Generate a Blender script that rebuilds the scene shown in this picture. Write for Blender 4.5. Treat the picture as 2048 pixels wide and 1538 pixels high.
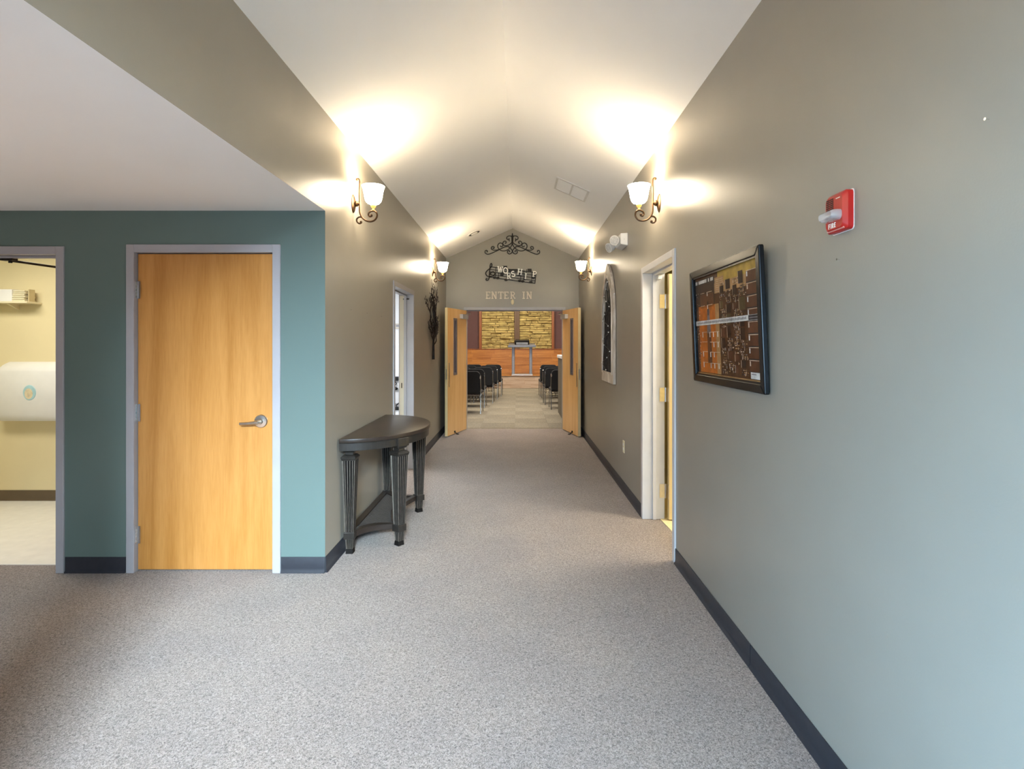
import bpy, math, random
from mathutils import Vector, Matrix, Euler

random.seed(7)
for o in list(bpy.data.objects):
    bpy.data.objects.remove(o)
SC = bpy.context.scene
COL = SC.collection
PI = math.pi

# ------------------------------------------------------------------ camera
cam_data = bpy.data.cameras.new('camera')
cam = bpy.data.objects.new('camera', cam_data)
COL.objects.link(cam)
cam.location = (0, 0, 1.44)
cam.rotation_euler = (PI / 2, 0, 0)
cam_data.sensor_width = 36.0
cam_data.lens = 36.0 * 1100 / 2048
cam_data.shift_x = -11 / 2048
cam_data.shift_y = -79 / 2048
cam_data.clip_start = 0.05
cam_data.clip_end = 100
SC.camera = cam

# ------------------------------------------------------------------ world, exposure
SC.view_settings.view_transform = 'Standard'
SC.view_settings.look = 'None'
SC.view_settings.gamma = 1.0
SC.view_settings.exposure = 0.86
SC.view_settings.use_curve_mapping = False
SC.cycles.use_denoising = True
world = bpy.data.worlds.new('world')
SC.world = world
world.use_nodes = True
world.node_tree.nodes['Background'].inputs[0].default_value = (0.62, 0.78, 1.0, 1)
world.node_tree.nodes['Background'].inputs[1].default_value = 0.2


def area(name, loc, rot, sx, sy, energy, color, spread=PI):
    l = bpy.data.lights.new(name, 'AREA')
    l.shape = 'RECTANGLE'
    l.size = sx
    l.size_y = sy
    l.energy = energy
    l.color = color
    l.spread = spread
    o = bpy.data.objects.new(name, l)
    o.location = loc
    o.rotation_euler = rot
    COL.objects.link(o)
    return o


sun = bpy.data.lights.new('sun', 'SUN')
sun.energy = 18.0
sun.angle = math.radians(0.6)
sun.color = (1.0, 0.97, 0.94)
so_ = bpy.data.objects.new('sun', sun)
so_.rotation_euler = Vector((0.08, 0.50, -0.86)).to_track_quat('-Z', 'Y').to_euler()
COL.objects.link(so_)
XL0 = -1.217
# unseen cool fills added at side door and entrance to cool the lower walls
sd = Vector((1.0, 0.25, -0.55)).to_track_quat('-Z', 'Y').to_euler()      # aimed down so mainly the lower walls catch it
area('added_side_fill', (XL0 + 0.06, -0.6, 1.25), sd, 1.6, 1.3, 74, (0.36, 0.67, 1.0), math.radians(110))
ed = Vector((0.0, 1.0, -0.42)).to_track_quat('-Z', 'Y').to_euler()
area('added_entrance_fill', (-0.08, -2.9, 1.45), ed, 1.9, 1.3, 38, (0.44, 0.72, 1.0), math.radians(90))
# unseen narrow beam added to brighten the maple door and the wall strip
gd = Vector((-1.85, 6.4, -3.3)).to_track_quat('-Z', 'Y').to_euler()
area('added_door_beam', (0.35, -2.9, 2.95), gd, 1.1, 0.6, 54, (0.66, 0.85, 1.0), math.radians(41))
# ceiling lights of the rooms beside and beyond the hall
area('light_restroom', (-4.1, 3.95, 2.38), (0, 0, 0), 1.2, 0.5, 18, (1.0, 0.95, 0.84))
area('light_office', (-2.7, 7.0, 2.46), (0, 0, 0), 1.2, 1.2, 60, (0.93, 0.96, 1.0))
area('light_side_room', (2.2, 4.0, 2.46), (0, 0, 0), 0.8, 0.8, 45, (1.0, 0.95, 0.80))
area('light_worship_rear', (0, 12.0, 3.9), (0, 0, 0), 5, 3, 210, (1.0, 0.93, 0.82))
area('light_worship_stage', (0, 17.2, 3.9), (math.radians(25), 0, 0), 4, 1.5, 190, (1.0, 0.90, 0.72))
SCONCE_W = 4.0

# ------------------------------------------------------------------ dimensions (metres; camera stands at x = y = 0)
XL, XR, YA, YE = -1.217, 1.045, 3.48, 9.375
ZW, ZR, XC, ZS = 2.916, 3.426, -0.086, 2.29
YB = -3.2
SLOPE = (ZR - ZW) / (XR - XC)


# ------------------------------------------------------------------ helpers
class MB:
    """collects shapes for ONE mesh object"""

    def __init__(self):
        self.v, self.f, self.m = [], [], []
        self.mi = 0

    def add(self, verts, faces):
        n = len(self.v)
        self.v += [tuple(p) for p in verts]
        for f in faces:
            self.f.append([n + i for i in f])
            self.m.append(self.mi)

    def box(self, x0, x1, y0, y1, z0, z1):
        x0, x1 = sorted((x0, x1)); y0, y1 = sorted((y0, y1)); z0, z1 = sorted((z0, z1))
        self.add([(x0, y0, z0), (x1, y0, z0), (x1, y1, z0), (x0, y1, z0),
                  (x0, y0, z1), (x1, y0, z1), (x1, y1, z1), (x0, y1, z1)],
                 [(3, 2, 1, 0), (4, 5, 6, 7), (0, 1, 5, 4), (1, 2, 6, 5), (2, 3, 7, 6), (3, 0, 4, 7)])
        return self

    def quad(self, a, b, c, d):
        self.add([a, b, c, d], [(0, 1, 2, 3)])
        return self

    def prism(self, poly, h0, h1, fn):
        """poly: 2-d outline; fn(u, v, h) -> 3-d point"""
        n = len(poly)
        vs = [fn(u, v, h0) for u, v in poly] + [fn(u, v, h1) for u, v in poly]
        fs = [tuple(range(n - 1, -1, -1)), tuple(range(n, 2 * n))]
        fs += [(i, (i + 1) % n, n + (i + 1) % n, n + i) for i in range(n)]
        self.add(vs, fs)
        return self

    def ringwall(self, outer, inner, h0, h1, fn):
        """frame between two outlines of equal length, extruded"""
        n = len(outer)
        vs = [fn(u, v, h) for h in (h0, h1) for pl in (outer, inner) for u, v in pl]
        o0, i0, o1, i1 = 0, n, 2 * n, 3 * n
        fs = []
        for k in range(n):
            j = (k + 1) % n
            fs += [(o0 + j, o0 + k, i0 + k, i0 + j), (o1 + k, o1 + j, i1 + j, i1 + k),
                   (o0 + k, o0 + j, o1 + j, o1 + k), (i0 + j, i0 + k, i1 + k, i1 + j)]
        self.add(vs, fs)
        return self

    def lathe(self, prof, seg=20, origin=(0, 0, 0), axis='Z', sx=1.0, sy=1.0):
        """prof: list of (radius, height)"""
        ox, oy, oz = origin
        vs, fs = [], []
        for r, h in prof:
            for k in range(seg):
                a = 2 * PI * k / seg
                c, s = r * math.cos(a) * sx, r * math.sin(a) * sy
                if axis == 'Z':
                    vs.append((ox + c, oy + s, oz + h))
                elif axis == 'X':
                    vs.append((ox + h, oy + c, oz + s))
                else:
                    vs.append((ox + c, oy + h, oz + s))
        n = len(prof)
        for i in range(n - 1):
            for k in range(seg):
                j = (k + 1) % seg
                fs.append((i * seg + k, i * seg + j, (i + 1) * seg + j, (i + 1) * seg + k))
        if prof[0][0] > 1e-6:
            fs.append(tuple(range(seg - 1, -1, -1)))
        if prof[-1][0] > 1e-6:
            fs.append(tuple((n - 1) * seg + k for k in range(seg)))
        self.add(vs, fs)
        return self

    def tube(self, pts, rad, seg=8, up=(0.13, 0.21, 0.97)):
        pts = [Vector(p) for p in pts]
        n = len(pts)
        rads = rad if isinstance(rad, (list, tuple)) else [rad] * n
        vs, fs = [], []
        prev = None
        for i, p in enumerate(pts):
            d = (pts[min(i + 1, n - 1)] - pts[max(i - 1, 0)])
            d = d.normalized() if d.length > 1e-9 else Vector((0, 0, 1))
            if prev is None:
                u = Vector(up)
                if abs(u.normalized().dot(d)) > 0.95:
                    u = Vector((1, 0, 0))
                a = d.cross(u).normalized()
            else:
                a = (prev - d * prev.dot(d))
                a = a.normalized() if a.length > 1e-6 else d.orthogonal().normalized()
            prev = a
            b = d.cross(a)
            for k in range(seg):
                t = 2 * PI * k / seg
                vs.append(p + (a * math.cos(t) + b * math.sin(t)) * rads[i])
        for i in range(n - 1):
            for k in range(seg):
                j = (k + 1) % seg
                fs.append((i * seg + k, i * seg + j, (i + 1) * seg + j, (i + 1) * seg + k))
        fs.append(tuple(range(seg - 1, -1, -1)))
        fs.append(tuple((n - 1) * seg + k for k in range(seg)))
        self.add(vs, fs)
        return self

    def sphere(self, c, r, seg=10, rings=6, sx=1, sy=1, sz=1):
        prof = []
        vs, fs = [], []
        cx, cy, cz = c
        for i in range(1, rings):
            t = PI * i / rings
            for k in range(seg):
                a = 2 * PI * k / seg
                vs.append((cx + r * sx * math.sin(t) * math.cos(a), cy + r * sy * math.sin(t) * math.sin(a), cz - r * sz * math.cos(t)))
        for i in range(rings - 2):
            for k in range(seg):
                j = (k + 1) % seg
                fs.append((i * seg + k, i * seg + j, (i + 1) * seg + j, (i + 1) * seg + k))
        b = len(vs); vs.append((cx, cy, cz - r * sz)); t_ = len(vs); vs.append((cx, cy, cz + r * sz))
        for k in range(seg):
            j = (k + 1) % seg
            fs.append((b, j, k))
            o = (rings - 2) * seg
            fs.append((t_, o + k, o + j))
        self.add(vs, fs)
        return self

    def xf(self, m):
        self.v = [tuple(m @ Vector(p)) for p in self.v]
        return self

    def build(self, name, mats, parent=None, smooth=False, bevel=0.0, segs=2, angle=35):
        me = bpy.data.meshes.new(name)
        me.from_pydata(self.v, [], self.f)
        me.validate()
        if not isinstance(mats, (list, tuple)):
            mats = [mats]
        for m in mats:
            me.materials.append(m)
        if len(mats) > 1 and len(me.polygons) == len(self.m):
            me.polygons.foreach_set('material_index', self.m)
        import bmesh as _b
        bm = _b.new(); bm.from_mesh(me)
        _b.ops.recalc_face_normals(bm, faces=bm.faces)
        bm.to_mesh(me); bm.free()
        o = bpy.data.objects.new(name, me)
        COL.objects.link(o)
        if parent:
            o.parent = parent
        if smooth:
            me.polygons.foreach_set('use_smooth', [True] * len(me.polygons))
            if bevel <= 0:
                try:
                    me.set_sharp_from_angle(angle=math.radians(angle))
                except Exception:
                    pass
        if bevel > 0:
            md = o.modifiers.new('bevel', 'BEVEL')
            md.width = bevel; md.segments = segs; md.limit_method = 'ANGLE'
            md.angle_limit = math.radians(30)
            md.harden_normals = False
        return o


def tag(o, label=None, cat=None, group=None, kind=None):
    if label: o['label'] = label
    if cat: o['category'] = cat
    if group: o['group'] = group
    if kind: o['kind'] = kind
    return o


def empty(name, loc=(0, 0, 0), rz=0.0, parent=None):
    o = bpy.data.objects.new(name, None)
    o.empty_display_size = 0.1
    o.location = loc
    o.rotation_euler = (0, 0, rz)
    if parent: o.parent = parent
    COL.objects.link(o)
    return o


def copy_tree(o, parent=None):
    c = o.copy()
    COL.objects.link(c)
    c.parent = parent
    for ch in list(o.children):
        copy_tree(ch, c)
    return c


def struct(name, mb, m, label, cat=None, **k):
    o = mb.build(name, m, **k)
    tag(o, label, cat, kind='structure')
    return o


def smooth_path(pts, n=8, closed=False):
    """Catmull-Rom through the points"""
    P = [Vector(p) for p in pts]
    out = []
    N = len(P)
    for i in range(N - 1):
        p0, p1, p2, p3 = P[max(i - 1, 0)], P[i], P[i + 1], P[min(i + 2, N - 1)]
        for k in range(n):
            t = k / n
            out.append(0.5 * ((2 * p1) + (p2 - p0) * t + (2 * p0 - 5 * p1 + 4 * p2 - p3) * t * t + (3 * p1 - p0 - 3 * p2 + p3) * t ** 3))
    out.append(P[-1])
    return out


# ------------------------------------------------------------------ materials
def new_mat(name):
    m = bpy.data.materials.new(name)
    m.use_nodes = True
    nt = m.node_tree
    b = nt.nodes['Principled BSDF']
    return m, nt, b


def mat(name, col, rough=0.5, metal=0.0, var=0.0, scale=8.0, bump=0.0, bscale=60.0, stretch=(1, 1, 1), spec=0.5,
        col2=None, emis=None, estr=0.0, trans=0.0, coat=0.0, detail=4.0):
    m, nt, b = new_mat(name)
    b.inputs['Base Color'].default_value = (*col, 1)
    b.inputs['Roughness'].default_value = rough
    b.inputs['Metallic'].default_value = metal
    b.inputs['Specular IOR Level'].default_value = spec
    b.inputs['Transmission Weight'].default_value = trans
    b.inputs['Coat Weight'].default_value = coat
    if emis:
        b.inputs['Emission Color'].default_value = (*emis, 1)
        b.inputs['Emission Strength'].default_value = estr
    tc = nt.nodes.new('ShaderNodeTexCoord')
    mp = nt.nodes.new('ShaderNodeMapping')
    mp.inputs['Scale'].default_value = stretch
    nt.links.new(tc.outputs['Object'], mp.inputs['Vector'])
    if var > 0 or col2:
        nz = nt.nodes.new('ShaderNodeTexNoise')
        nz.inputs['Scale'].default_value = scale
        nz.inputs['Detail'].default_value = detail
        nt.links.new(mp.outputs[0], nz.inputs['Vector'])
        rp = nt.nodes.new('ShaderNodeValToRGB')
        c2 = col2 if col2 else tuple(min(1, c * (1 + var)) for c in col)
        c1 = col if col2 else tuple(c * (1 - var) for c in col)
        rp.color_ramp.elements[0].position = 0.32
        rp.color_ramp.elements[1].position = 0.68
        rp.color_ramp.elements[0].color = (*c1, 1)
        rp.color_ramp.elements[1].color = (*c2, 1)
        nt.links.new(nz.outputs['Fac'], rp.inputs['Fac'])
        nt.links.new(rp.outputs['Color'], b.inputs['Base Color'])
    if bump > 0:
        nb = nt.nodes.new('ShaderNodeTexNoise')
        nb.inputs['Scale'].default_value = bscale
        nb.inputs['Detail'].default_value = 3
        nt.links.new(mp.outputs[0], nb.inputs['Vector'])
        bp = nt.nodes.new('ShaderNodeBump')
        bp.inputs['Strength'].default_value = bump
        bp.inputs['Distance'].default_value = 0.004
        nt.links.new(nb.outputs['Fac'], bp.inputs['Height'])
        nt.links.new(bp.outputs['Normal'], b.inputs['Normal'])
    return m


def wood(name, c1, c2, axis='Z', rough=0.35, scale=3.0, spec=0.5):
    """grain running along one axis"""
    m, nt, b = new_mat(name)
    tc = nt.nodes.new('ShaderNodeTexCoord')
    mp = nt.nodes.new('ShaderNodeMapping')
    s = {'X': (0.35, 5, 5), 'Y': (5, 0.35, 5), 'Z': (5, 5, 0.35)}[axis]
    mp.inputs['Scale'].default_value = s
    info = nt.nodes.new('ShaderNodeObjectInfo')
    off = nt.nodes.new('ShaderNodeVectorMath'); off.operation = 'MULTIPLY_ADD'
    nt.links.new(info.outputs['Random'], off.inputs[0])
    off.inputs[1].default_value = (13.1, 7.7, 9.3)
    nt.links.new(tc.outputs['Object'], off.inputs[2])
    nt.links.new(off.outputs[0], mp.inputs['Vector'])
    n1 = nt.nodes.new('ShaderNodeTexNoise')
    n1.inputs['Scale'].default_value = scale * 0.45
    n1.inputs['Detail'].default_value = 5
    n1.inputs['Distortion'].default_value = 1.2
    nt.links.new(mp.outputs[0], n1.inputs['Vector'])
    n2 = nt.nodes.new('ShaderNodeTexNoise')
    n2.inputs['Scale'].default_value = scale * 9
    n2.inputs['Detail'].default_value = 3
    nt.links.new(mp.outputs[0], n2.inputs['Vector'])
    mx = nt.nodes.new('ShaderNodeMix'); mx.data_type = 'FLOAT'
    mx.inputs[0].default_value = 0.25
    nt.links.new(n1.outputs['Fac'], mx.inputs[2])
    nt.links.new(n2.outputs['Fac'], mx.inputs[3])
    rp = nt.nodes.new('ShaderNodeValToRGB')
    rp.color_ramp.elements[0].position = 0.36
    rp.color_ramp.elements[1].position = 0.62
    rp.color_ramp.elements[0].color = (*c2, 1)
    rp.color_ramp.elements[1].color = (*c1, 1)
    nt.links.new(mx.outputs[0], rp.inputs['Fac'])
    nt.links.new(rp.outputs['Color'], b.inputs['Base Color'])
    b.inputs['Roughness'].default_value = rough
    b.inputs['Specular IOR Level'].default_value = spec
    return m


def carpet(name, dark, light, scale, bump=0.6, mid=None):
    m, nt, b = new_mat(name)
    tc = nt.nodes.new('ShaderNodeTexCoord')
    n1 = nt.nodes.new('ShaderNodeTexNoise')
    n1.inputs['Scale'].default_value = scale
    n1.inputs['Detail'].default_value = 2.5
    n1.inputs['Distortion'].default_value = 1.5
    n2 = nt.nodes.new('ShaderNodeTexNoise')
    n2.inputs['Scale'].default_value = 2.2
    n2.inputs['Detail'].default_value = 3
    nt.links.new(tc.outputs['Object'], n1.inputs['Vector'])
    nt.links.new(tc.outputs['Object'], n2.inputs['Vector'])
    rp = nt.nodes.new('ShaderNodeValToRGB')
    rp.color_ramp.elements[0].position = 0.33
    rp.color_ramp.elements[1].position = 0.66
    rp.color_ramp.elements[0].color = (*dark, 1)
    rp.color_ramp.elements[1].color = (*light, 1)
    nt.links.new(n1.outputs['Fac'], rp.inputs['Fac'])
    r2 = nt.nodes.new('ShaderNodeValToRGB')
    r2.color_ramp.elements[0].position = 0.35
    r2.color_ramp.elements[1].position = 0.65
    r2.color_ramp.elements[0].color = (0.92, 0.92, 0.93, 1)
    r2.color_ramp.elements[1].color = (1.04, 1.03, 1.01, 1)
    nt.links.new(n2.outputs['Fac'], r2.inputs['Fac'])
    mx = nt.nodes.new('ShaderNodeMix'); mx.data_type = 'RGBA'; mx.blend_type = 'MULTIPLY'
    mx.inputs[0].default_value = 1.0
    nt.links.new(rp.outputs['Color'], mx.inputs[6])
    nt.links.new(r2.outputs['Color'], mx.inputs[7])
    nt.links.new(mx.outputs[2], b.inputs['Base Color'])
    bp = nt.nodes.new('ShaderNodeBump')
    bp.inputs['Strength'].default_value = bump
    bp.inputs['Distance'].default_value = 0.006
    nt.links.new(n1.outputs['Fac'], bp.inputs['Height'])
    nt.links.new(bp.outputs['Normal'], b.inputs['Normal'])
    b.inputs['Roughness'].default_value = 0.95
    b.inputs['Specular IOR Level'].default_value = 0.1
    b.inputs['Sheen Weight'].default_value = 0.15
    return m


M = {}
M['paint'] = mat('sage_wall_paint', (0.290, 0.267, 0.222), rough=0.36, var=0.02, scale=3, bump=0.05, bscale=180, spec=0.5)
M['paint_teal'] = mat('teal_wall_paint', (0.116, 0.166, 0.152), rough=0.38, var=0.02, scale=3, bump=0.05, bscale=180, spec=0.5)
M['ceiling'] = mat('white_ceiling_paint', (0.87, 0.87, 0.87), rough=0.85, var=0.01, scale=2, bump=0.04, bscale=200)
M['carpet'] = carpet('grey_brown_carpet', (0.112, 0.090, 0.080), (0.385, 0.318, 0.282), 125)
M['tile_a'] = carpet('beige_carpet_tile', (0.165, 0.138, 0.095), (0.31, 0.268, 0.195), 40, 0.3)
M['tile_b'] = carpet('tan_carpet_tile', (0.14, 0.117, 0.078), (0.27, 0.23, 0.165), 40, 0.3)
M['base'] = mat('charcoal_rubber', (0.020, 0.021, 0.028), rough=0.42, var=0.1, scale=30)
M['base_brown'] = mat('brown_rubber', (0.12, 0.085, 0.05), rough=0.5, var=0.05)
M['frame'] = mat('grey_door_frame_enamel', (0.36, 0.345, 0.36), rough=0.4, var=0.03, scale=6)
M['maple'] = wood('maple_veneer', (0.55, 0.255, 0.068), (0.41, 0.17, 0.034), 'Z', 0.32)
M['maple_lit'] = wood('maple_veneer_lit', (0.88, 0.56, 0.24), (0.76, 0.43, 0.15), 'Z', 0.32)  # same maple, lightened in colour to stand in for light on the leaves
M['maple_edge'] = wood('pale_maple_edge', (0.74, 0.60, 0.34), (0.62, 0.48, 0.25), 'Z', 0.4)
M['steel'] = mat('satin_nickel', (0.62, 0.58, 0.53), rough=0.28, metal=1.0, var=0.05, scale=40)
M['chrome'] = mat('bright_chrome', (0.8, 0.8, 0.8), rough=0.12, metal=1.0)
M['cream'] = mat('cream_wall_paint', (0.80, 0.69, 0.42), rough=0.5, var=0.02, scale=3)
M['yellow'] = mat('pale_yellow_paint', (0.80, 0.66, 0.28), rough=0.5, var=0.02, scale=3)
M['white'] = mat('white_plastic', (0.80, 0.79, 0.76), rough=0.4, var=0.02, scale=10)
M['white_wall'] = mat('white_office_paint', (0.80, 0.80, 0.82), rough=0.6, var=0.02, scale=3)
M['vinyl'] = mat('pale_vinyl_floor', (0.80, 0.78, 0.72), rough=0.35, var=0.04, scale=12)
M['vinyl_y'] = mat('pale_yellow_vinyl_floor', (0.72, 0.62, 0.36), rough=0.4, var=0.05, scale=12)
M['dark_wood'] = wood('espresso_wood', (0.036, 0.025, 0.019), (0.022, 0.015, 0.012), 'Y', 0.30, spec=0.3)
M['pewter'] = mat('rubbed_pewter_wood', (0.030, 0.025, 0.021), rough=0.34, var=0.18, scale=25, metal=0.2, spec=0.3, stretch=(3, 3, 0.4))
M['ridge'] = mat('pale_ridge_wood', (0.125, 0.105, 0.085), rough=0.4, var=0.2, scale=30, metal=0.1, spec=0.3)  # ridge faces paler than the groove faces
M['groove'] = mat('dark_espresso_groove', (0.008, 0.006, 0.005), rough=0.7, spec=0.15, var=0.1)
M['cane'] = mat('dark_cane_weave', (0.050, 0.043, 0.038), rough=0.45, var=0.2, scale=60)
M['iron'] = mat('black_wrought_iron', (0.018, 0.014, 0.010), rough=0.5, metal=0.4, var=0.3, scale=40)
M['bronze'] = mat('aged_bronze', (0.085, 0.045, 0.020), rough=0.38, metal=0.75, var=0.25, scale=30)
M['amber'] = mat('amber_glass_cup', (0.75, 0.42, 0.10), rough=0.25, var=0.1, emis=(1.0, 0.55, 0.15), estr=0.5)
M['red'] = mat('red_alarm_plastic', (0.46, 0.012, 0.009), rough=0.33, var=0.05, scale=20)
M['red_dark'] = mat('dark_red_slot', (0.02, 0.001, 0.001), rough=0.6, var=0.1)
M['letter_white'] = mat('white_lettering', (0.88, 0.85, 0.78), rough=0.5, var=0.03)
M['letter_tan'] = mat('tan_wood_lettering', (0.62, 0.54, 0.44), rough=0.6, var=0.12, scale=40)
M['ivory'] = mat('ivory_plastic', (0.78, 0.70, 0.48), rough=0.4, var=0.02)
M['black'] = mat('black_satin', (0.006, 0.006, 0.007), rough=0.22, var=0.1, spec=0.35)
M['black_fabric'] = mat('black_upholstery', (0.010, 0.010, 0.012), rough=0.8, var=0.3, scale=80, bump=0.2, bscale=300)
M['brown_fabric'] = mat('brown_upholstery_side', (0.095, 0.06, 0.05), rough=0.8, var=0.2, scale=80)
M['silver'] = mat('silver_tube', (0.36, 0.345, 0.32), rough=0.3, metal=0.9, var=0.05)
M['lectern'] = mat('grey_painted_steel', (0.20, 0.20, 0.22), rough=0.35, metal=0.5, var=0.1)
M['purple'] = mat('plum_wall_paint', (0.115, 0.052, 0.050), rough=0.7, var=0.05)
M['stone'] = mat('gold_ledger_stone', (0.66, 0.52, 0.20), rough=0.9, col2=(0.26, 0.185, 0.06), scale=5, bump=0.5, bscale=40, stretch=(1, 1, 3))
M['plank'] = wood('honey_plank', (0.56, 0.25, 0.060), (0.33, 0.12, 0.025), 'X', 0.35, 4)
M['plank_dark'] = wood('brown_post_wood', (0.16, 0.085, 0.035), (0.10, 0.05, 0.02), 'Z', 0.5)
M['plank_trim'] = wood('red_brown_trim', (0.34, 0.11, 0.025), (0.20, 0.06, 0.015), 'Z', 0.4)
M['riser'] = wood('pale_riser_plank', (0.56, 0.41, 0.30), (0.40, 0.27, 0.18), 'X', 0.5, 4)
M['whitewash'] = mat('whitewashed_wood', (0.78, 0.72, 0.64), rough=0.6, col2=(0.36, 0.29, 0.22), scale=6, stretch=(3, 3, 0.6), bump=0.2, bscale=30)
M['twig'] = mat('dark_twig', (0.022, 0.015, 0.012), rough=0.7, var=0.3, scale=40)
M['tree_metal'] = mat('dark_brown_metal', (0.020, 0.013, 0.011), rough=0.45, metal=0.5, var=0.3, scale=30)
M['booth'] = mat('taupe_half_wall', (0.125, 0.105, 0.075), rough=0.7, var=0.05)
M['dark'] = mat('dark_interior', (0.05, 0.03, 0.02), rough=0.8, var=0.2)


def glass_mat(name, tint, rough=0.02, alpha=0.12, spec=0.5):
    m, nt, b = new_mat(name)
    b.inputs['Base Color'].default_value = (*tint, 1)
    b.inputs['Roughness'].default_value = rough
    b.inputs['Specular IOR Level'].default_value = spec
    tr = nt.nodes.new('ShaderNodeBsdfTransparent')
    mix = nt.nodes.new('ShaderNodeMixShader')
    mix.inputs[0].default_value = alpha
    out = nt.nodes['Material Output']
    nt.links.new(tr.outputs[0], mix.inputs[1])
    nt.links.new(b.outputs[0], mix.inputs[2])
    nt.links.new(mix.outputs[0], out.inputs['Surface'])
    return m


M['glass'] = glass_mat('clear_glass', (0.1, 0.11, 0.11), 0.03, 0.14)
M['lens'] = glass_mat('clear_strobe_lens', (0.80, 0.80, 0.80), 0.06, 0.38)
M['opal'] = mat('lit_opal_glass', (0.9, 0.85, 0.75), rough=0.3, var=0.02, emis=(1.0, 0.84, 0.60), estr=34.0)

# ------------------------------------------------------------------ setting: floors
struct('floor', MB().box(-5.35, XR + 0.155, YB - 0.1, 9.45, -0.1, 0.0), M['carpet'], 'grey-brown speckled loop carpet of the hall', 'floor')
struct('floor_restroom', MB().box(-5.35, -1.45, 3.60, 5.2, -0.05, 0.004), M['vinyl'], 'pale vinyl floor inside the left restroom doorway', 'floor')
struct('floor_office', MB().box(-4.6, XL - 0.08, 5.25, 9.3, -0.05, 0.003), mat('grey_office_floor', (0.42, 0.47, 0.48), rough=0.5, var=0.08, scale=10), 'pale grey floor of the room behind the left hall doorway', 'floor')
struct('floor_side_room', MB().prism([(1.21, 3.5), (4.0, 3.5), (4.0, 6.5), (1.21, 6.5), (1.21, 4.62), (1.178, 4.54), (1.19, 4.30), (1.20, 4.0), (1.20, 3.69)], -0.05, 0.004, lambda u, v, h: (u, v, h)), M['vinyl_y'], 'pale yellow vinyl floor inside the right doorway', 'floor')
fl = struct('floor_worship', MB().box(-5.1, 5.1, 9.45, 20.6, -0.1, -0.004), M['tile_a'], 'beige carpet-tile floor of the worship room', 'floor')
# carpet tiles, quarter-turned
tile_mb = MB(); tile_mb.box(-0.299, 0.299, -0.299, 0.299, -0.004, 0.0)
t0 = tile_mb.build('carpet_tile', M['tile_a'], fl, bevel=0.0015, segs=1)
t1 = MB(); t1.box(-0.299, 0.299, -0.299, 0.299, -0.004, -0.0006)
t1 = t1.build('carpet_tile', M['tile_b'], fl, bevel=0.0015, segs=1)
first = {0: True, 1: True}
for iy in range(14):
    for ix in range(8):
        s = (ix + iy) % 2
        src = (t0, t1)[s]
        o = src if first[s] else src.copy()
        if not first[s]:
            COL.objects.link(o)
        first[s] = False
        o.location = (-2.15 + 0.6 * ix, 9.83 + 0.6 * iy, 0.001)
        o.rotation_euler = (0, 0, PI / 2 * s)

# ------------------------------------------------------------------ setting: walls
T = 0.15
wl = MB()
wl.prism([(XL, YA), (XL, 5.40), (XL - T, 5.40), (XL - T, YA + T)], 0, ZW + 0.3, lambda u, v, h: (u, v, h))
wl.box(XL - T, XL, 6.41, YE + 0.15, 0, ZW + 0.3)
wl.box(XL - T, XL, 5.40, 6.41, 2.05, ZW + 0.3)
struct('wall_left', wl, M['paint'], 'sage-grey painted left wall of the hall with a doorway', 'wall')
TR = 0.16
wr = MB()
wr.box(XR, XR + TR, YB, 3.65, 0, ZW + 0.3)
wr.box(XR, XR + TR, 4.575, YE + 0.15, 0, ZW + 0.3)
wr.box(XR, XR + TR, 3.65, 4.575, 2.05, ZW + 0.3)
struct('wall_right', wr, M['paint'], 'long sage-grey painted right wall of the hall', 'wall')
we = MB()
DX0, DX1, DH = -0.895, 0.795, 2.06
we.box(XL, DX0, YE, YE + T, 0, DH)
we.box(DX1, XR, YE, YE + T, 0, DH)
we.prism([(XL, DH), (XR, DH), (XR, ZW), (XC, ZR), (XL, ZW)], YE, YE + T, lambda u, v, h: (u, h, v))
struct('wall_end', we, M['paint'], 'gabled end wall above the open double doors', 'wall')
wa = MB()
wa.box(-5.35, -3.815, YA, YA + T, 0, 2.45)
wa.box(-3.815, -2.885, YA, YA + T, 2.04, 2.45)
wa.box(-2.885, -2.447, YA, YA + T, 0, 2.45)
wa.box(-2.447, -1.522, YA, YA + T, 2.055, 2.45)
wa.prism([(XL, YA), (XL - T, YA + T), (-1.522, YA + T), (-1.522, YA)], 0, ZS + 0.09, lambda u, v, h: (u, v, h))
struct('wall_alcove', wa, M['paint_teal'], 'teal painted wall holding the closed maple door', 'wall')
wh = MB().prism([(XL, ZS), (XL, ZW + 0.3), (XL - T, ZW + 0.3), (XL - T, ZS + 0.1), (XL - 0.1, ZS + 0.1)], 0.75, YA, lambda u, v, h: (u, h, v))
struct('wall_header', wh, M['paint'], 'sage-grey wall band above the low left ceiling', 'wall')
wb = MB().box(-5.35, -4.5, 0.60, 0.75, 0, 2.45)
wb.box(-1.5, XL - T, 0.60, 0.75, 0, 2.45); wb.box(-4.5, -1.5, 0.60, 0.75, 1.92, 2.45)
aw = empty('added_window_3', (-3.0, 0.675, 0)); tag(aw, 'unseen glazed doors added in the near wall of the alcove', 'window', kind='structure')  # unseen opening added so sun bounces onto the low ceiling
mm = MB()
for x in (-1.5, -0.78, -0.03, 0.72, 1.44):
    mm.box(x, x + 0.06, -0.03, 0.03, 0, 1.92)
for z in (0, 1.86):
    mm.box(-1.5, 1.5, -0.03, 0.03, z, z + 0.06)
mm.build('mullion_frame', M['steel'], aw)
for x in (-1.44, -0.72, 0.03, 0.78):
    MB().box(x, x + 0.66, -0.004, 0.004, 0.06, 1.86).build('pane', M['glass'], aw)
wb.box(XL - T, XL, YB, -1.5, 0, ZW + 0.3)
wb.box(XL - T, XL, 0.3, 0.75, 0, ZW + 0.3)
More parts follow.
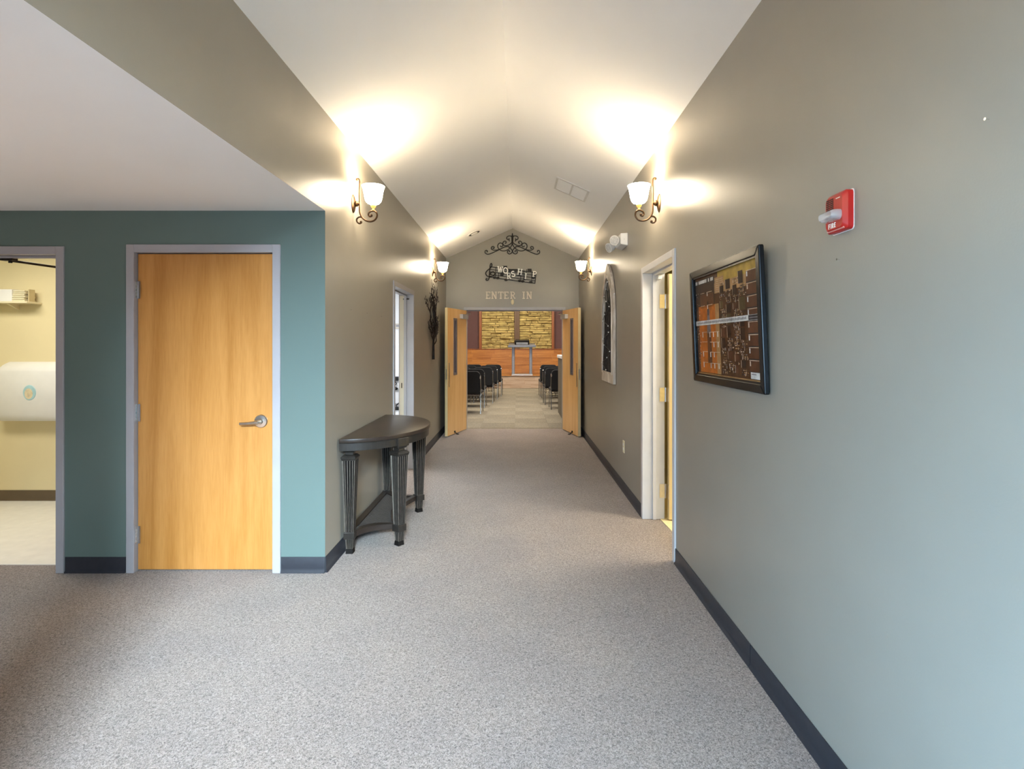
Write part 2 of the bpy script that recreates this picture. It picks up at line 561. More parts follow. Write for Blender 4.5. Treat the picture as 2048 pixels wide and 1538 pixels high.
wb.box(XL - T, XL, -1.5, 0.3, 2.12, ZW + 0.3)
struct('wall_near', wb, M['paint'], 'sage-grey wall beside the entrance at the camera', 'wall')
struct('wall_alcove_side', MB().box(-5.35, -5.2, 0.75, YA, 0, 2.45), M['paint_teal'], 'teal side wall at the far left of the alcove', 'wall')
# entrance wall at the camera's back: piers, with unseen glazing added for daylight
wk = MB()
wk.box(XL - T, -1.05, YB - 0.15, YB, 0, 3.6)
wk.box(0.88, XR + TR, YB - 0.15, YB, 0, 3.6)
wk.box(-1.05, 0.88, YB - 0.15, YB, 2.18, 2.30)
wk.box(-1.05, 0.88, YB - 0.15, YB, 3.25, 3.6)
struct('wall_entrance', wk, M['paint'], 'entrance wall around the added glazed doors behind the camera', 'wall')
dk = empty('added_window_1', (0, YB - 0.1, 0)); tag(dk, 'unseen glazed entrance doors with glazing above, added to carry daylight', 'window', kind='structure')
mm = MB()
for x in (-1.05, -0.13, 0.83):
    mm.box(x, x + 0.05, -0.03, 0.03, 0, 3.25)
for z in (0, 2.13, 2.30, 3.20):
    mm.box(-1.05, 0.88, -0.03, 0.03, z, z + 0.05)
mm.build('mullion_frame', M['steel'], dk)
MB().box(-1.0, -0.13, -0.004, 0.004, 0.05, 3.2).build('pane', M['glass'], dk)
MB().box(-0.08, 0.83, -0.004, 0.004, 0.05, 3.2).build('pane', M['glass'], dk)
sk = empty('added_window_2', (XL - 0.075, -0.6, 0)); tag(sk, 'unseen glazed double door added in the left wall beside the camera', 'window', kind='structure')  # unseen door added as the opening for the side fill
mm = MB()
for y in (-0.9, -0.03, 0.84):
    mm.box(-0.03, 0.03, y, y + 0.06, 0, 2.12)
for z in (0, 2.06):
    mm.box(-0.03, 0.03, -0.9, 0.9, z, z + 0.06)
mm.build('mullion_frame', M['steel'], sk)
MB().box(-0.004, 0.004, -0.84, -0.03, 0.06, 2.06).build('pane', M['glass'], sk)
MB().box(-0.004, 0.004, 0.03, 0.84, 0.06, 2.06).build('pane', M['glass'], sk)
# ceilings
cm = MB()
ov = 0.14
cm.prism([(XL - ov, ZW - ov * SLOPE), (XC, ZR), (XR + ov, ZW - ov * SLOPE), (XR + ov, ZW + 0.12), (XC, ZR + 0.2), (XL - ov, ZW + 0.12)], YB - 0.1, YE + 0.1, lambda u, v, h: (u, h, v))
struct('ceiling', cm, M['ceiling'], 'white vaulted ceiling over the hall', 'ceiling')
struct('ceiling_alcove', MB().prism([(-5.35, ZS), (XL, ZS), (XL - 0.1, ZS + 0.1), (-5.35, ZS + 0.1)], 0.6, YA, lambda u, v, h: (u, h, v)), M['ceiling'], 'low flat white ceiling at the left', 'ceiling')
# restroom shell
struct('wall_restroom', MB().box(-5.5, -1.4, 5.08, 5.2, 0, 2.45), M['cream'], 'cream restroom wall seen through the left doorway', 'wall')
struct('wall_restroom_left', MB().box(-5.5, -5.35, 3.48, 5.08, 0, 2.45), M['cream'], 'cream left wall of the restroom', 'wall')
struct('wall_restroom_right', MB().box(-2.62, -2.5, YA + T, 5.08, 0, 2.45), M['cream'], 'cream right wall of the restroom', 'wall')
struct('ceiling_restroom', MB().box(-5.5, -1.37, YA + T - 0.15, 5.2, 2.42, 2.5), M['ceiling'], 'white restroom ceiling', 'ceiling')
# office shell
struct('wall_office', MB().box(-4.6, XL - T, 9.1, 9.25, 0, 2.6), M['white_wall'], 'bright white wall seen through the left hall doorway', 'wall')
struct('wall_office_left', MB().box(-4.75, -4.6, 5.2, 9.25, 0, 2.6), M['white_wall'], 'white left wall of the office', 'wall')
struct('wall_office_near', MB().box(-4.6, XL - T, 5.2, 5.25, 0, 2.6), M['white_wall'], 'white near wall of the office', 'wall')
struct('ceiling_office', MB().box(-4.75, XL - T, 5.2, 9.25, 2.5, 2.6), M['ceiling'], 'white office ceiling', 'ceiling')
# side room shell
struct('wall_side_room_far', MB().box(XR + TR, 4.1, 6.4, 6.5, 0, 2.6), M['yellow'], 'yellow far wall of the side room', 'wall')
struct('wall_side_room_right', MB().box(4.0, 4.1, 2.5, 6.5, 0, 2.6), M['yellow'], 'yellow right wall of the side room', 'wall')
struct('wall_side_room_near', MB().box(XR + TR, 4.1, 2.5, 2.6, 0, 2.6), M['yellow'], 'yellow near wall of the side room', 'wall')
struct('wall_side_room_behind_door', MB().box(1.8, 4.0, 5.0, 5.1, 0, 2.6), M['yellow'], 'yellow partition behind the side room door', 'wall')
struct('ceiling_side_room', MB().box(XR + TR, 4.1, 2.5, 6.5, 2.5, 2.6), mat('cream_ceiling', (0.8, 0.7, 0.42), rough=0.8, var=0.02), 'cream side room ceiling', 'ceiling')
# worship room shell
struct('wall_worship_back', MB().box(-5.1, 5.1, 20.5, 20.65, 0, 4.1), M['purple'], 'plum painted wall behind the stage', 'wall')
struct('wall_worship_left', MB().box(-5.2, -5.1, YE + T, 20.65, 0, 4.1), M['purple'], 'plum painted left wall of the worship room', 'wall')
struct('wall_worship_right', MB().box(5.1, 5.2, YE + T, 20.65, 0, 4.1), M['purple'], 'plum painted right wall of the worship room', 'wall')
struct('ceiling_worship', MB().box(-5.2, 5.2, YE + 0.12, 20.65, 4.0, 4.1), M['ceiling'], 'white worship room ceiling', 'ceiling')
wn = MB()
wn.box(-5.2, XL, YE + T - 0.02, YE + T + 0.05, 0, 4.1)
wn.box(XR, 5.2, YE + T - 0.02, YE + T + 0.05, 0, 4.1)
wn.box(XL, XR, YE + T, YE + T + 0.05, 2.06, 4.1)
struct('wall_worship_near', wn, M['purple'], 'plum painted near wall of the worship room', 'wall')


# ------------------------------------------------------------------ baseboards (rubber cove base)
def baseboard(name, p0, p1, n, label, m=None, h=0.10):
    """from p0 to p1 along the floor, n = outward normal into the room"""
    p0, p1, n = Vector((*p0, 0)), Vector((*p1, 0)), Vector((*n, 0))
    prof = [(0.0005, 0.001), (0.016, 0.001), (0.014, 0.006), (0.0075, 0.014), (0.006, 0.03), (0.006, h - 0.003), (0.004, h), (0.0005, h)]
    mb = MB()
    vs = [p + n * a + Vector((0, 0, z)) for p in (p0, p1) for a, z in prof]
    k = len(prof)
    mb.add(vs, [tuple(range(k - 1, -1, -1)), tuple(range(k, 2 * k))] + [(i, (i + 1) % k, k + (i + 1) % k, k + i) for i in range(k)])
    return struct(name, mb, m or M['base'], label, 'baseboard', smooth=True, angle=50)


baseboard('baseboard_right', (XR, YB), (XR, 2.454), (-1, 0), 'charcoal rubber baseboard at the near end of the right wall')
baseboard('baseboard_right_middle', (XR, 2.458), (XR, 3.624), (-1, 0), 'charcoal rubber baseboard between the seam and the right doorway')
baseboard('baseboard_right_far', (XR, 4.60), (XR, YE), (-1, 0), 'charcoal rubber baseboard along the far right wall')
baseboard('baseboard_left', (XL, YA), (XL, 5.374), (1, 0), 'charcoal rubber baseboard behind the half-round table')
baseboard('baseboard_left_far', (XL, 6.438), (XL, YE), (1, 0), 'charcoal rubber baseboard along the far left wall')
baseboard('baseboard_alcove', (-2.858, YA), (-2.476, YA), (0, -1), 'near-black baseboard between the restroom and the closed door')
baseboard('baseboard_corner', (-1.494, YA), (XL, YA), (0, -1), 'baseboard between the closed door and the hall corner')
baseboard('baseboard_restroom', (-5.35, 5.08), (-2.62, 5.08), (0, -1), 'brown rubber baseboard of the restroom wall', M['base_brown'])
baseboard('baseboard_end_left', (XL, YE), (-0.95, YE), (0, -1), 'short dark baseboard left of the double doors')
baseboard('baseboard_end_right', (0.85, YE), (XR, YE), (0, -1), 'short dark baseboard right of the double doors')


# ------------------------------------------------------------------ doors
def frame_parts(root, w, h, depth, face=0.05, proud=0.012, m=None, stop_at=0.09):
    """hollow metal frame; local x 0..w is the clear opening, local y 0 is the near wall face, +y goes through the wall"""
    m = m or M['frame']
    for s in (0, 1):
        mb = MB()
        if s == 0:
            mb.box(-face, 0, -proud, 0.004, 0, h + face)
            mb.box(-0.026, 0, 0, depth, 0, h)
            mb.box(0, 0.015, stop_at, stop_at + 0.03, 0, h)
            mb.box(-face, 0, depth - 0.004, depth + proud, 0, h + face)
        else:
            mb.box(w, w + face, -proud, 0.004, 0, h + face)
            mb.box(w, w + 0.026, 0, depth, 0, h)
            mb.box(w - 0.015, w, stop_at, stop_at + 0.03, 0, h)
            mb.box(w, w + face, depth - 0.004, depth + proud, 0, h + face)
        mb.build('jamb', m, root, bevel=0.002, segs=1)
    mb = MB()
    mb.box(0, w, -proud, 0.004, h, h + face)
    mb.box(0, w, 0, depth, h, h + 0.024)
    mb.box(0, w, stop_at, stop_at + 0.03, h - 0.015, h)
    mb.box(0, w, depth - 0.004, depth + proud, h, h + face)
    mb.build('head_jamb', m, root, bevel=0.002, segs=1)


def hinge(root, x, y, z, m=None):
    mb = MB()
    for k in range(5):
        mb.lathe([(0.0075, -0.055 + k * 0.022 + 0.001), (0.0075, -0.055 + k * 0.022 + 0.021)], 10, (x, y, z))
    mb.lathe([(0.005, 0.055), (0.006, 0.060), (0.002, 0.066)], 10, (x, y, z))
    mb.box(x - 0.004, x + 0.030, y + 0.004, y + 0.007, z - 0.055, z + 0.055)
    return mb.build('hinge', m or M['chrome'], root, smooth=True)


# closed maple door
W1 = 0.873
d1 = empty('door_1', (-2.42, YA, 0)); tag(d1, 'closed maple door with satin lever on the teal wall', 'door', kind='structure')
frame_parts(d1, W1, 2.025, T)
lf = MB().box(0.003, W1 - 0.003, 0.022, 0.066, 0.010, 2.020).build('door_leaf', M['maple'], d1, bevel=0.002, segs=1)
for z in (1.79, 1.01, 0.235):
    hinge(d1, -0.006, 0.008, z)
rose = MB()
rc = (W1 - 0.085, 0.022, 0.955)
rose.lathe([(0.042, 0.0), (0.042, -0.006), (0.038, -0.011), (0.018, -0.013), (0.014, -0.030), (0.0, -0.032)], 28, rc, 'Y')
rs = rose.build('lever_rose', M['steel'], lf, smooth=True)
lv = MB()
lv.tube([(rc[0], rc[1] - 0.01, rc[2]), (rc[0], rc[1] - 0.055, rc[2]), (rc[0] - 0.012, rc[1] - 0.062, rc[2] - 0.002)], [0.012, 0.012, 0.012], 12)
lv.tube([(rc[0] + 0.008, rc[1] - 0.06, rc[2] - 0.001), (rc[0] - 0.03, rc[1] - 0.062, rc[2] - 0.004), (rc[0] - 0.07, rc[1] - 0.06, rc[2] - 0.008), (rc[0] - 0.108, rc[1] - 0.056, rc[2] - 0.009)], [0.012, 0.0105, 0.0095, 0.009], 12)
lv.build('lever', M['steel'], lf, smooth=True)

# restroom doorway: frame, door swung in, closer arm
d2 = empty('door_2', (-3.787, YA, 0)); tag(d2, 'open restroom doorway with taupe frame and dark closer arm', 'door', kind='structure')
frame_parts(d2, W1, 2.013, T, stop_at=0.05)
leaf2 = MB().box(W1 + 0.02, W1 + 0.064, 0.17, 1.02, 0.01, 2.005).build('door_leaf', M['maple'], d2, bevel=0.002, segs=1)
ca = MB()
ca.box(0.455, 0.535, 0.06, 0.10, 1.985, 2.013)
ca.tube([(0.50, 0.085, 1.995), (0.50, 0.085, 1.972)], 0.011, 10)
ca.build('closer_bracket', M['iron'], d2)
MB().tube([(0.50, 0.085, 1.985), (0.53, 0.14, 1.984), (0.57, 0.40, 1.984)], [0.006, 0.008, 0.008], 8).build('closer_arm', M['iron'], d2, smooth=True)
ca = MB().lathe([(0.014, -0.012), (0.014, 0.012)], 12, (0.57, 0.41, 1.984)); ca.tube([(0.57, 0.41, 1.980), (0.88, 0.50, 1.976)], 0.006, 8)
ca.build('closer_arm', M['iron'], d2, smooth=True)

# left hall doorway
d3 = empty('door_3', (XL, 5.426, 0), PI / 2); tag(d3, 'open doorway with pale frame in the left hall wall', 'door', kind='structure')
frame_parts(d3, 0.96, 2.022, T, m=M['frame'], stop_at=0.07)
st = MB().box(0.955, 0.9605, 0.112, 0.140, 0.90, 1.04).build('strike_plate', M['steel'], d3)
MB().box(0.9535, 0.956, 0.120, 0.132, 0.94, 1.0).build('strike_hole', M['dark'], st)
MB().box(0.9545, 0.9600, 0.102, 0.150, 0.0, 2.01).build('rabbet', mat('cream_rabbet_enamel', (0.55, 0.49, 0.38), rough=0.45, var=0.03), d3)
MB().box(-0.03, 0.014, 0.17, 1.08, 0.01, 2.0).build('door_leaf', M['maple_edge'], d3, bevel=0.002, segs=1)
MB().box(0.02, 0.08, 0.19, 0.42, 1.93, 1.99).build('closer_body', M['white'], d3, bevel=0.005)
MB().tube([(0.958, 0.04, 1.975), (0.955, 0.11, 1.972)], 0.007, 8).build('closer_arm', M['iron'], d3, smooth=True)

# right hall doorway with the open door inside
d4 = empty('door_4', (XR, 4.548, 0), -PI / 2); tag(d4, 'open doorway with pale frame in the right hall wall', 'door', kind='structure')
frame_parts(d4, 0.872, 2.03, TR, m=mat('lit_frame_enamel', (0.62, 0.61, 0.62), rough=0.42, var=0.03), stop_at=0.07)  # grey frame enamel lightened in colour to stand in for falling daylight
lf4 = MB().box(0.012, 0.056, TR + 0.032, TR + 0.90, 0.012, 2.022).build('door_leaf', M['maple_edge'], d4, bevel=0.002, segs=1)
for z in (1.80, 1.03, 0.235):
    mb = MB()
    for k in range(5):
        mb.lathe([(0.0085, -0.06 + k * 0.024 + 0.001), (0.0085, -0.06 + k * 0.024 + 0.023)], 10, (0.004, TR + 0.018, z))
    mb.box(0.002, 0.006, TR - 0.032, TR + 0.014, z - 0.057, z + 0.057)
    mb.box(0.012, 0.05, TR + 0.029, TR + 0.032, z - 0.057, z + 0.057)
    mb.build('hinge', M['steel'], d4, smooth=True)
MB().box(0.005, 0.075, 0.098, 0.128, 1.975, 2.01).build('closer_shoe', M['white'], d4, bevel=0.004)
MB().box(0.018, 0.026, TR + 0.0295, TR + 0.0318, 1.43, 1.47).build('latch_plate', M['steel'], d4)


# double doors
dd = empty('door_5', (0, YE, 0)); tag(dd, 'grey metal frame of the double doorway at the hall end', 'door', kind='structure')
DW0, DW1 = -0.868, 0.768
mbs = MB(); mbs.box(DW0 - 0.05, DW0, -0.012, 0.004, 0, 2.085); mbs.box(DW0 - 0.027, DW0, 0, T, 0, 2.035); mbs.build('jamb', M['frame'], dd, bevel=0.002, segs=1)
mbs = MB(); mbs.box(DW1, DW1 + 0.05, -0.012, 0.004, 0, 2.085); mbs.box(DW1, DW1 + 0.027, 0, T, 0, 2.035); mbs.build('jamb', M['frame'], dd, bevel=0.002, segs=1)
mbs = MB(); mbs.box(DW0, DW1, -0.012, 0.004, 2.035, 2.085); mbs.box(DW0, DW1, 0, T, 2.035, 2.06); mbs.box(DW0, DW1, 0.07, 0.10, 2.022, 2.035); mbs.build('head_jamb', M['frame'], dd, bevel=0.002, segs=1)


def hall_door(name, hx, sgn, ang, label):
    """leaf hinged at (hx, YE); local +x runs from hinge to latch edge, local -y*sgn is the face turned to the aisle"""
    r = empty(name, (hx, YE - 0.018, 0))
    # direction of the leaf in plan
    dy = -math.cos(ang)
    r.rotation_euler = (0, 0, math.atan2(dy, sgn * math.sin(ang)))
    tag(r, label, 'door', kind='structure')
    L, th = 0.80, 0.044
    # faces: visible face is at local y = +/-; for the left leaf (sgn -1) the aisle face is +y
    f = 1 if sgn < 0 else -1
    y0, y1 = 0.0, -f * th            # aisle face at y=0, back face away from the aisle
    sx0, sx1, sz0, sz1 = 0.435, 0.555, 0.97, 1.86
    mb = MB()
    mb.box(0.0, sx0, y0, y1, 0.012, 2.025)
    mb.box(sx1, L - 0.006, y0, y1, 0.012, 2.025)
    mb.box(sx0, sx1, y0, y1, 0.012, sz0)
    mb.box(sx0, sx1, y0, y1, sz1, 2.025)
    lf = mb.build('door_leaf', M['maple_lit'], r)
    MB().box(L - 0.006, L, y0, y1, 0.012, 2.025).build('edge_band', M['maple_edge'], lf)
    fm = MB()
    a, b = f * 0.008, y1 - f * 0.008
    fm.box(sx0 - 0.012, sx0 + 0.022, a, b, sz0 - 0.012, sz1 + 0.012)
    fm.box(sx1 - 0.022, sx1 + 0.012, a, b, sz0 - 0.012, sz1 + 0.012)
    fm.box(sx0 + 0.022, sx1 - 0.022, a, b, sz0 - 0.012, sz0 + 0.022)
    fm.box(sx0 + 0.022, sx1 - 0.022, a, b, sz1 - 0.022, sz1 + 0.012)
    vf = fm.build('vision_frame', mat('mauve_grey_vision_frame', (0.26, 0.22, 0.22), rough=0.35, metal=0.4, var=0.05), lf, bevel=0.002, segs=1)
    MB().box(sx0 + 0.02, sx1 - 0.02, y0 - f * 0.018, y0 - f * 0.026, sz0 + 0.02, sz1 - 0.02).build('vision_glass', glass_mat('shade_tinted_glass', (0.012, 0.012, 0.014), 0.25, 0.85, 0.1), lf)  # near-opaque dark tint stands in for the shaded gap behind the leaf
    MB().box(L - 0.075, L - 0.045, f * 0.003, 0, 0.78, 1.16).build('pull_plate', mat('brushed_plate', (0.42, 0.36, 0.28), rough=0.35, metal=0.8, var=0.05), r, bevel=0.002, segs=1)
    c = MB()
    c.box(0.04, 0.30, 0, f * 0.055, 1.875, 1.95)
    c.lathe([(0.028, 0.0), (0.030, 0.01), (0.030, 0.05), (0.024, 0.06)], 14, (0.10, f * 0.03, 1.89))
    cb = c.build('closer_body', mat('aluminium_closer', (0.60, 0.58, 0.55), rough=0.35, metal=0.3, var=0.05), r, bevel=0.006)
    MB().tube([(0.10, f * 0.03, 1.955), (0.02, f * 0.08, 1.965), (-0.06, f * 0.03, 1.985)], 0.008, 8).build('closer_arm', M['steel'], cb, smooth=True)
    # hall-side lever and deadbolt
    h = MB()
    h.lathe([(0.030, 0), (0.030, f * -0.010), (0.012, f * -0.014), (0.010, f * -0.036)], 16, (L - 0.07, y1, 0.97), 'Y')
    h.tube([(L - 0.07, y1 - f * 0.036, 0.97), (L - 0.12, y1 - f * 0.040, 0.967), (L - 0.18, y1 - f * 0.038, 0.967)], 0.009, 10)
    h.build('lever', M['chrome'], r, smooth=True)
    MB().lathe([(0.028, 0), (0.026, -f * 0.02), (0.015, -f * 0.03), (0.0, -f * 0.03)], 16, (L - 0.07, y1, 1.09), 'Y').build('deadbolt', M['chrome'], r, smooth=True)
    MB().box(L, L + 0.002, y0 + (y1 - y0) * 0.25, y0 + (y1 - y0) * 0.75, 0.90, 1.06).build('latch_plate', M['steel'], r)
    k = MB()
    k.tube([(L - 0.28, f * 0.010, 0.045), (L - 0.28, f * 0.022, 0.03), (L - 0.28, f * 0.04, 0.012)], [0.007, 0.007, 0.009], 10)
    k.lathe([(0.024, 0.002), (0.022, 0.010), (0.012, 0.018)], 14, (L - 0.28, f * 0.055, 0))
    k.box(L - 0.30, L - 0.26, 0, f * 0.010, 0.03, 0.06)
    k.build('kick_stop', M['iron'], r, smooth=True)
    for z in (1.80, 1.03, 0.25):
        MB().lathe([(0.008, -0.05), (0.008, 0.05)], 10, (-0.006, -f * 0.004, z)).build('hinge', M['steel'], r, smooth=True)
    return r


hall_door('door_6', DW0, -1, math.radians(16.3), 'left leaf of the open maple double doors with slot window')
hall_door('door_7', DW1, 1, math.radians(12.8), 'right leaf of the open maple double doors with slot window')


# ------------------------------------------------------------------ half-round console table
TY, TX = 4.36, XL + 0.012
TA, TB = 0.655, 0.505
tb = empty('console_table', (TX, TY, 0))
tag(tb, 'dark half-round console table with fluted legs against the left wall', 'table')


def half_ellipse(a, b, n=40, x0=0.0):
    return [(x0, -a)] + [(x0 + b * math.sin(PI * k / n), -a * math.cos(PI * k / n)) for k in range(0, n + 1)] + [(x0, a)]


XYZ = lambda u, v, h: (u, v, h)
tp = MB(); tp.prism(half_ellipse(TA, TB)[1:-1], 0.778, 0.806, XYZ)
tp.build('table_top', M['dark_wood'], tb, bevel=0.005, segs=3, smooth=True)
ap = MB(); ap.prism(half_ellipse(TA - 0.012, TB - 0.012)[1:-1], 0.722, 0.778, XYZ)
ap.build('apron', M['pewter'], tb, smooth=True, angle=40)
# raised bead between top and apron
bd = MB()
bd.tube([(u, v, 0.776) for u, v in half_ellipse(TA - 0.009, TB - 0.009)[1:-1]], 0.004, 6)
bd.build('bead', M['pewter'], tb, smooth=True)


def leg_shaft(mb, cx, cy, rot, z0, z1, w0, w1, ridges=5, depth=0.10):
    """square tapered shaft with flutes: ring outline with ridges on each side"""
    def ring(w):
        pts = []
        for side in range(4):
            a = side * PI / 2
            ca, sa = math.cos(a), math.sin(a)
            n = ridges * 4
            for k in range(n):
                t = -1 + 2 * k / n
                ph = (k % 4)
                d = 1.0 if ph in (0, 1) else 1.0 - depth * 1.6
                if k in (0, 1, n - 1):
                    d = 1.0
                x, y = d * w / 2, t * w / 2
                pts.append((x * ca - y * sa, x * sa + y * ca))
        return pts
    cr, sr = math.cos(rot), math.sin(rot)
    rows = []
    for z, w in ((z0, w0), (z1, w1)):
        rows.append([(cx + x * cr - y * sr, cy + x * sr + y * cr, z) for x, y in ring(w)])
    n = len(rows[0])
    vs = rows[0] + rows[1]
    mb.mi = 0
    mb.add(vs, [tuple(range(n - 1, -1, -1)), tuple(range(n, 2 * n))])
    base = len(mb.v) - 2 * n
    for i in range(n):
        k = i % (ridges * 4)
        groove = (k % 4) in (1, 2, 3) and 1 < k < ridges * 4 - 1
        mb.f.append([base + i, base + (i + 1) % n, base + n + (i + 1) % n, base + n + i])
        mb.m.append(1 if groove else 0)


def rbox(mb, cx, cy, rot, w, z0, z1, w2=None):
    w2 = w2 if w2 is not None else w
    c, s = math.cos(rot), math.sin(rot)
    vs = []
    for z, ww in ((z0, w), (z1, w2)):
        for x, y in ((-1, -1), (1, -1), (1, 1), (-1, 1)):
            x *= ww / 2; y *= ww / 2
            vs.append((cx + x * c - y * s, cy + x * s + y * c, z))
    mb.add(vs, [(3, 2, 1, 0), (4, 5, 6, 7), (0, 1, 5, 4), (1, 2, 6, 5), (2, 3, 7, 6), (3, 0, 4, 7)])


leg_spots = [(0.045, -0.545, 0.0), (0.352, -0.395, math.radians(-38)), (0.352, 0.395, math.radians(38)), (0.045, 0.545, 0.0)]
for lx, ly, lr in leg_spots:
    mb = MB()
    rbox(mb, lx, ly, lr, 0.100, 0.716, 0.776)          # block on the apron
    rbox(mb, lx, ly, lr, 0.070, 0.700, 0.716, 0.088)
    rbox(mb, lx, ly, lr, 0.056, 0.682, 0.700)
    rbox(mb, lx, ly, lr, 0.110, 0.666, 0.682, 0.078)
    rbox(mb, lx, ly, lr, 0.094, 0.646, 0.666, 0.106)
    lg = mb.build('leg', M['pewter'], tb, bevel=0.003, segs=2)
    sh = MB(); leg_shaft(sh, lx, ly, lr, 0.150, 0.648, 0.058, 0.090)
    leg_shaft(sh, lx, ly, lr, 0.030, 0.105, 0.044, 0.054)
    sh.build('fluted_shaft', [M['ridge'], M['groove']], lg)
    co = MB(); rbox(co, lx, ly, lr, 0.074, 0.102, 0.150)
    co.build('collar', M['pewter'], lg, bevel=0.004, segs=2)
    ft = MB(); rbox(ft, lx, ly, lr, 0.052, 0.0, 0.034, 0.046)
    ft.build('foot', M['groove'], lg, bevel=0.002, segs=1)
# lower shelf: concave edges between the legs, rim and woven panel


def arc2(p, q, sag, n=10):
    (x0, y0), (x1, y1) = p, q
    mx, my = x1 - x0, y1 - y0
    L = math.hypot(mx, my)
    nx, ny = -my / L, mx / L
    return [(x0 + mx * k / n + nx * sag * math.sin(PI * k / n), y0 + my * k / n + ny * sag * math.sin(PI * k / n)) for k in range(n + 1)]


def shelf_outline(ins):
    a = (0.075 - ins * 0.3, -0.53 + ins * 1.6); b = (0.345 - ins, -0.385 + ins * 0.6)
    c = (0.345 - ins, 0.385 - ins * 0.6); d = (0.075 - ins * 0.3, 0.53 - ins * 1.6)
    return [(0.012 + ins, -0.53 + ins * 1.6)] + arc2(a, b, 0.05) + arc2(b, c, 0.085)[1:] + arc2(c, d, 0.05)[1:] + [(0.012 + ins, 0.53 - ins * 1.6)]


so, si = shelf_outline(0.0), shelf_outline(0.045)
sh = MB(); sh.ringwall(so, si, 0.108, 0.146, XYZ)
shelf = sh.build('shelf_rim', M['dark_wood'], tb)
MB().prism(si, 0.120, 0.128, XYZ).build('shelf_board', M['groove'], tb)


def inside(poly, x, y):
    r = False
    n = len(poly)
    for i in range(n):
        x0, y0 = poly[i]; x1, y1 = poly[(i + 1) % n]
        if (y0 > y) != (y1 > y) and x < (x1 - x0) * (y - y0) / (y1 - y0) + x0:
            r = not r
    return r


cn = MB()
step = 0.022
for fam in (1, -1):
    for k in range(-45, 46):
        c = k * step
        run = []
        for t in range(0, 260):
            x = t * 0.0022
            y = fam * x * 1.0 + c
            if inside(si, x, y):
                run.append((x, y))
            elif run:
                break
        if len(run) > 4:
            (xa, ya), (xb, yb) = run[0], run[-1]
            L = math.hypot(xb - xa, yb - ya)
            nx, ny = -(yb - ya) / L * 0.003, (xb - xa) / L * 0.003
            z = 0.133 if fam > 0 else 0.1305
            cn.prism([(xa + nx, ya + ny), (xb + nx, yb + ny), (xb - nx, yb - ny), (xa - nx, ya - ny)], z, z + 0.003, XYZ)
cn = cn.build('cane_panel', M['cane'], tb)
cn['kind'] = 'stuff'
kn = MB()
for dy in (-0.475, -0.455):
    kn.lathe([(0.004, 0), (0.004, 0.004)], 8, (0.07, dy, 0.146))
kn.build('screw_head', M['chrome'], shelf)


# ------------------------------------------------------------------ wall sconces
def make_sconce():
    """local +x points out of the wall, z = 0 at the middle of the back plate"""
    r = empty('wall_sconce')
    mb = MB()
    mb.lathe([(0.0, 0.022), (0.020, 0.020), (0.030, 0.014), (0.040, 0.013), (0.050, 0.009), (0.058, 0.004), (0.058, 0.0)][::-1], 24, (0, 0, 0), 'X', 0.72, 1.18)
    mb.lathe([(0.020, 0.014), (0.022, 0.030), (0.012, 0.042), (0.010, 0.050)], 16, (0, 0, 0), 'X')
    mb.build('back_plate', M['bronze'], r, smooth=True)

    def P3(l):
        return [(x / 1000, 0, z / 1000) for x, z in l]
    arm = smooth_path(P3([(30, 172), (24, 180), (30, 187), (42, 184), (48, 172), (50, 130), (48, 60), (49, 0), (50, -60), (66, -100), (95, -124), (130, -131), (160, -120), (177, -92), (172, -64), (148, -52), (122, -62), (114, -80), (124, -94), (138, -90), (136, -80)]), 7)
    n = len(arm)
    rad = [0.0042 + 0.0028 * min(1, max(0, (k / n - 0.12) / 0.35)) for k in range(n)]
    a = MB().tube(arm, rad, 8)
    a.sphere((0.030, 0, 0.180), 0.010, 10, 6)
    a.sphere((0.136, 0, -0.084), 0.009, 10, 6)
    a.build('scroll_arm', M['bronze'], r, smooth=True)
    c2 = smooth_path(P3([(78, -110), (60, -99), (42, -100), (28, -114), (30, -134), (46, -146), (62, -140), (60, -130)]), 6)
    b = MB().tube(c2, [0.0062] * len(c2), 8)
    b.sphere((0.058, 0, -0.135), 0.009, 10, 6)
    b.build('lower_scroll', M['bronze'], r, smooth=True)
    cup = MB().lathe([(0.004, -0.052), (0.010, -0.044), (0.007, -0.036), (0.017, -0.026), (0.021, -0.014), (0.016, -0.006)], 18, (0.15, 0, 0))
    cup.build('cup', M['amber'], r, smooth=True)
    s = MB().lathe([(0.016, -0.006), (0.042, 0.002), (0.056, 0.018), (0.064, 0.045), (0.069, 0.078), (0.075, 0.106), (0.083, 0.130), (0.080, 0.130), (0.072, 0.106), (0.066, 0.078), (0.061, 0.047), (0.053, 0.021), (0.040, 0.006), (0.0, 0.002)], 28, (0.15, 0, 0))
    s.build('lamp_shade', M['opal'], r, smooth=True)
    return r


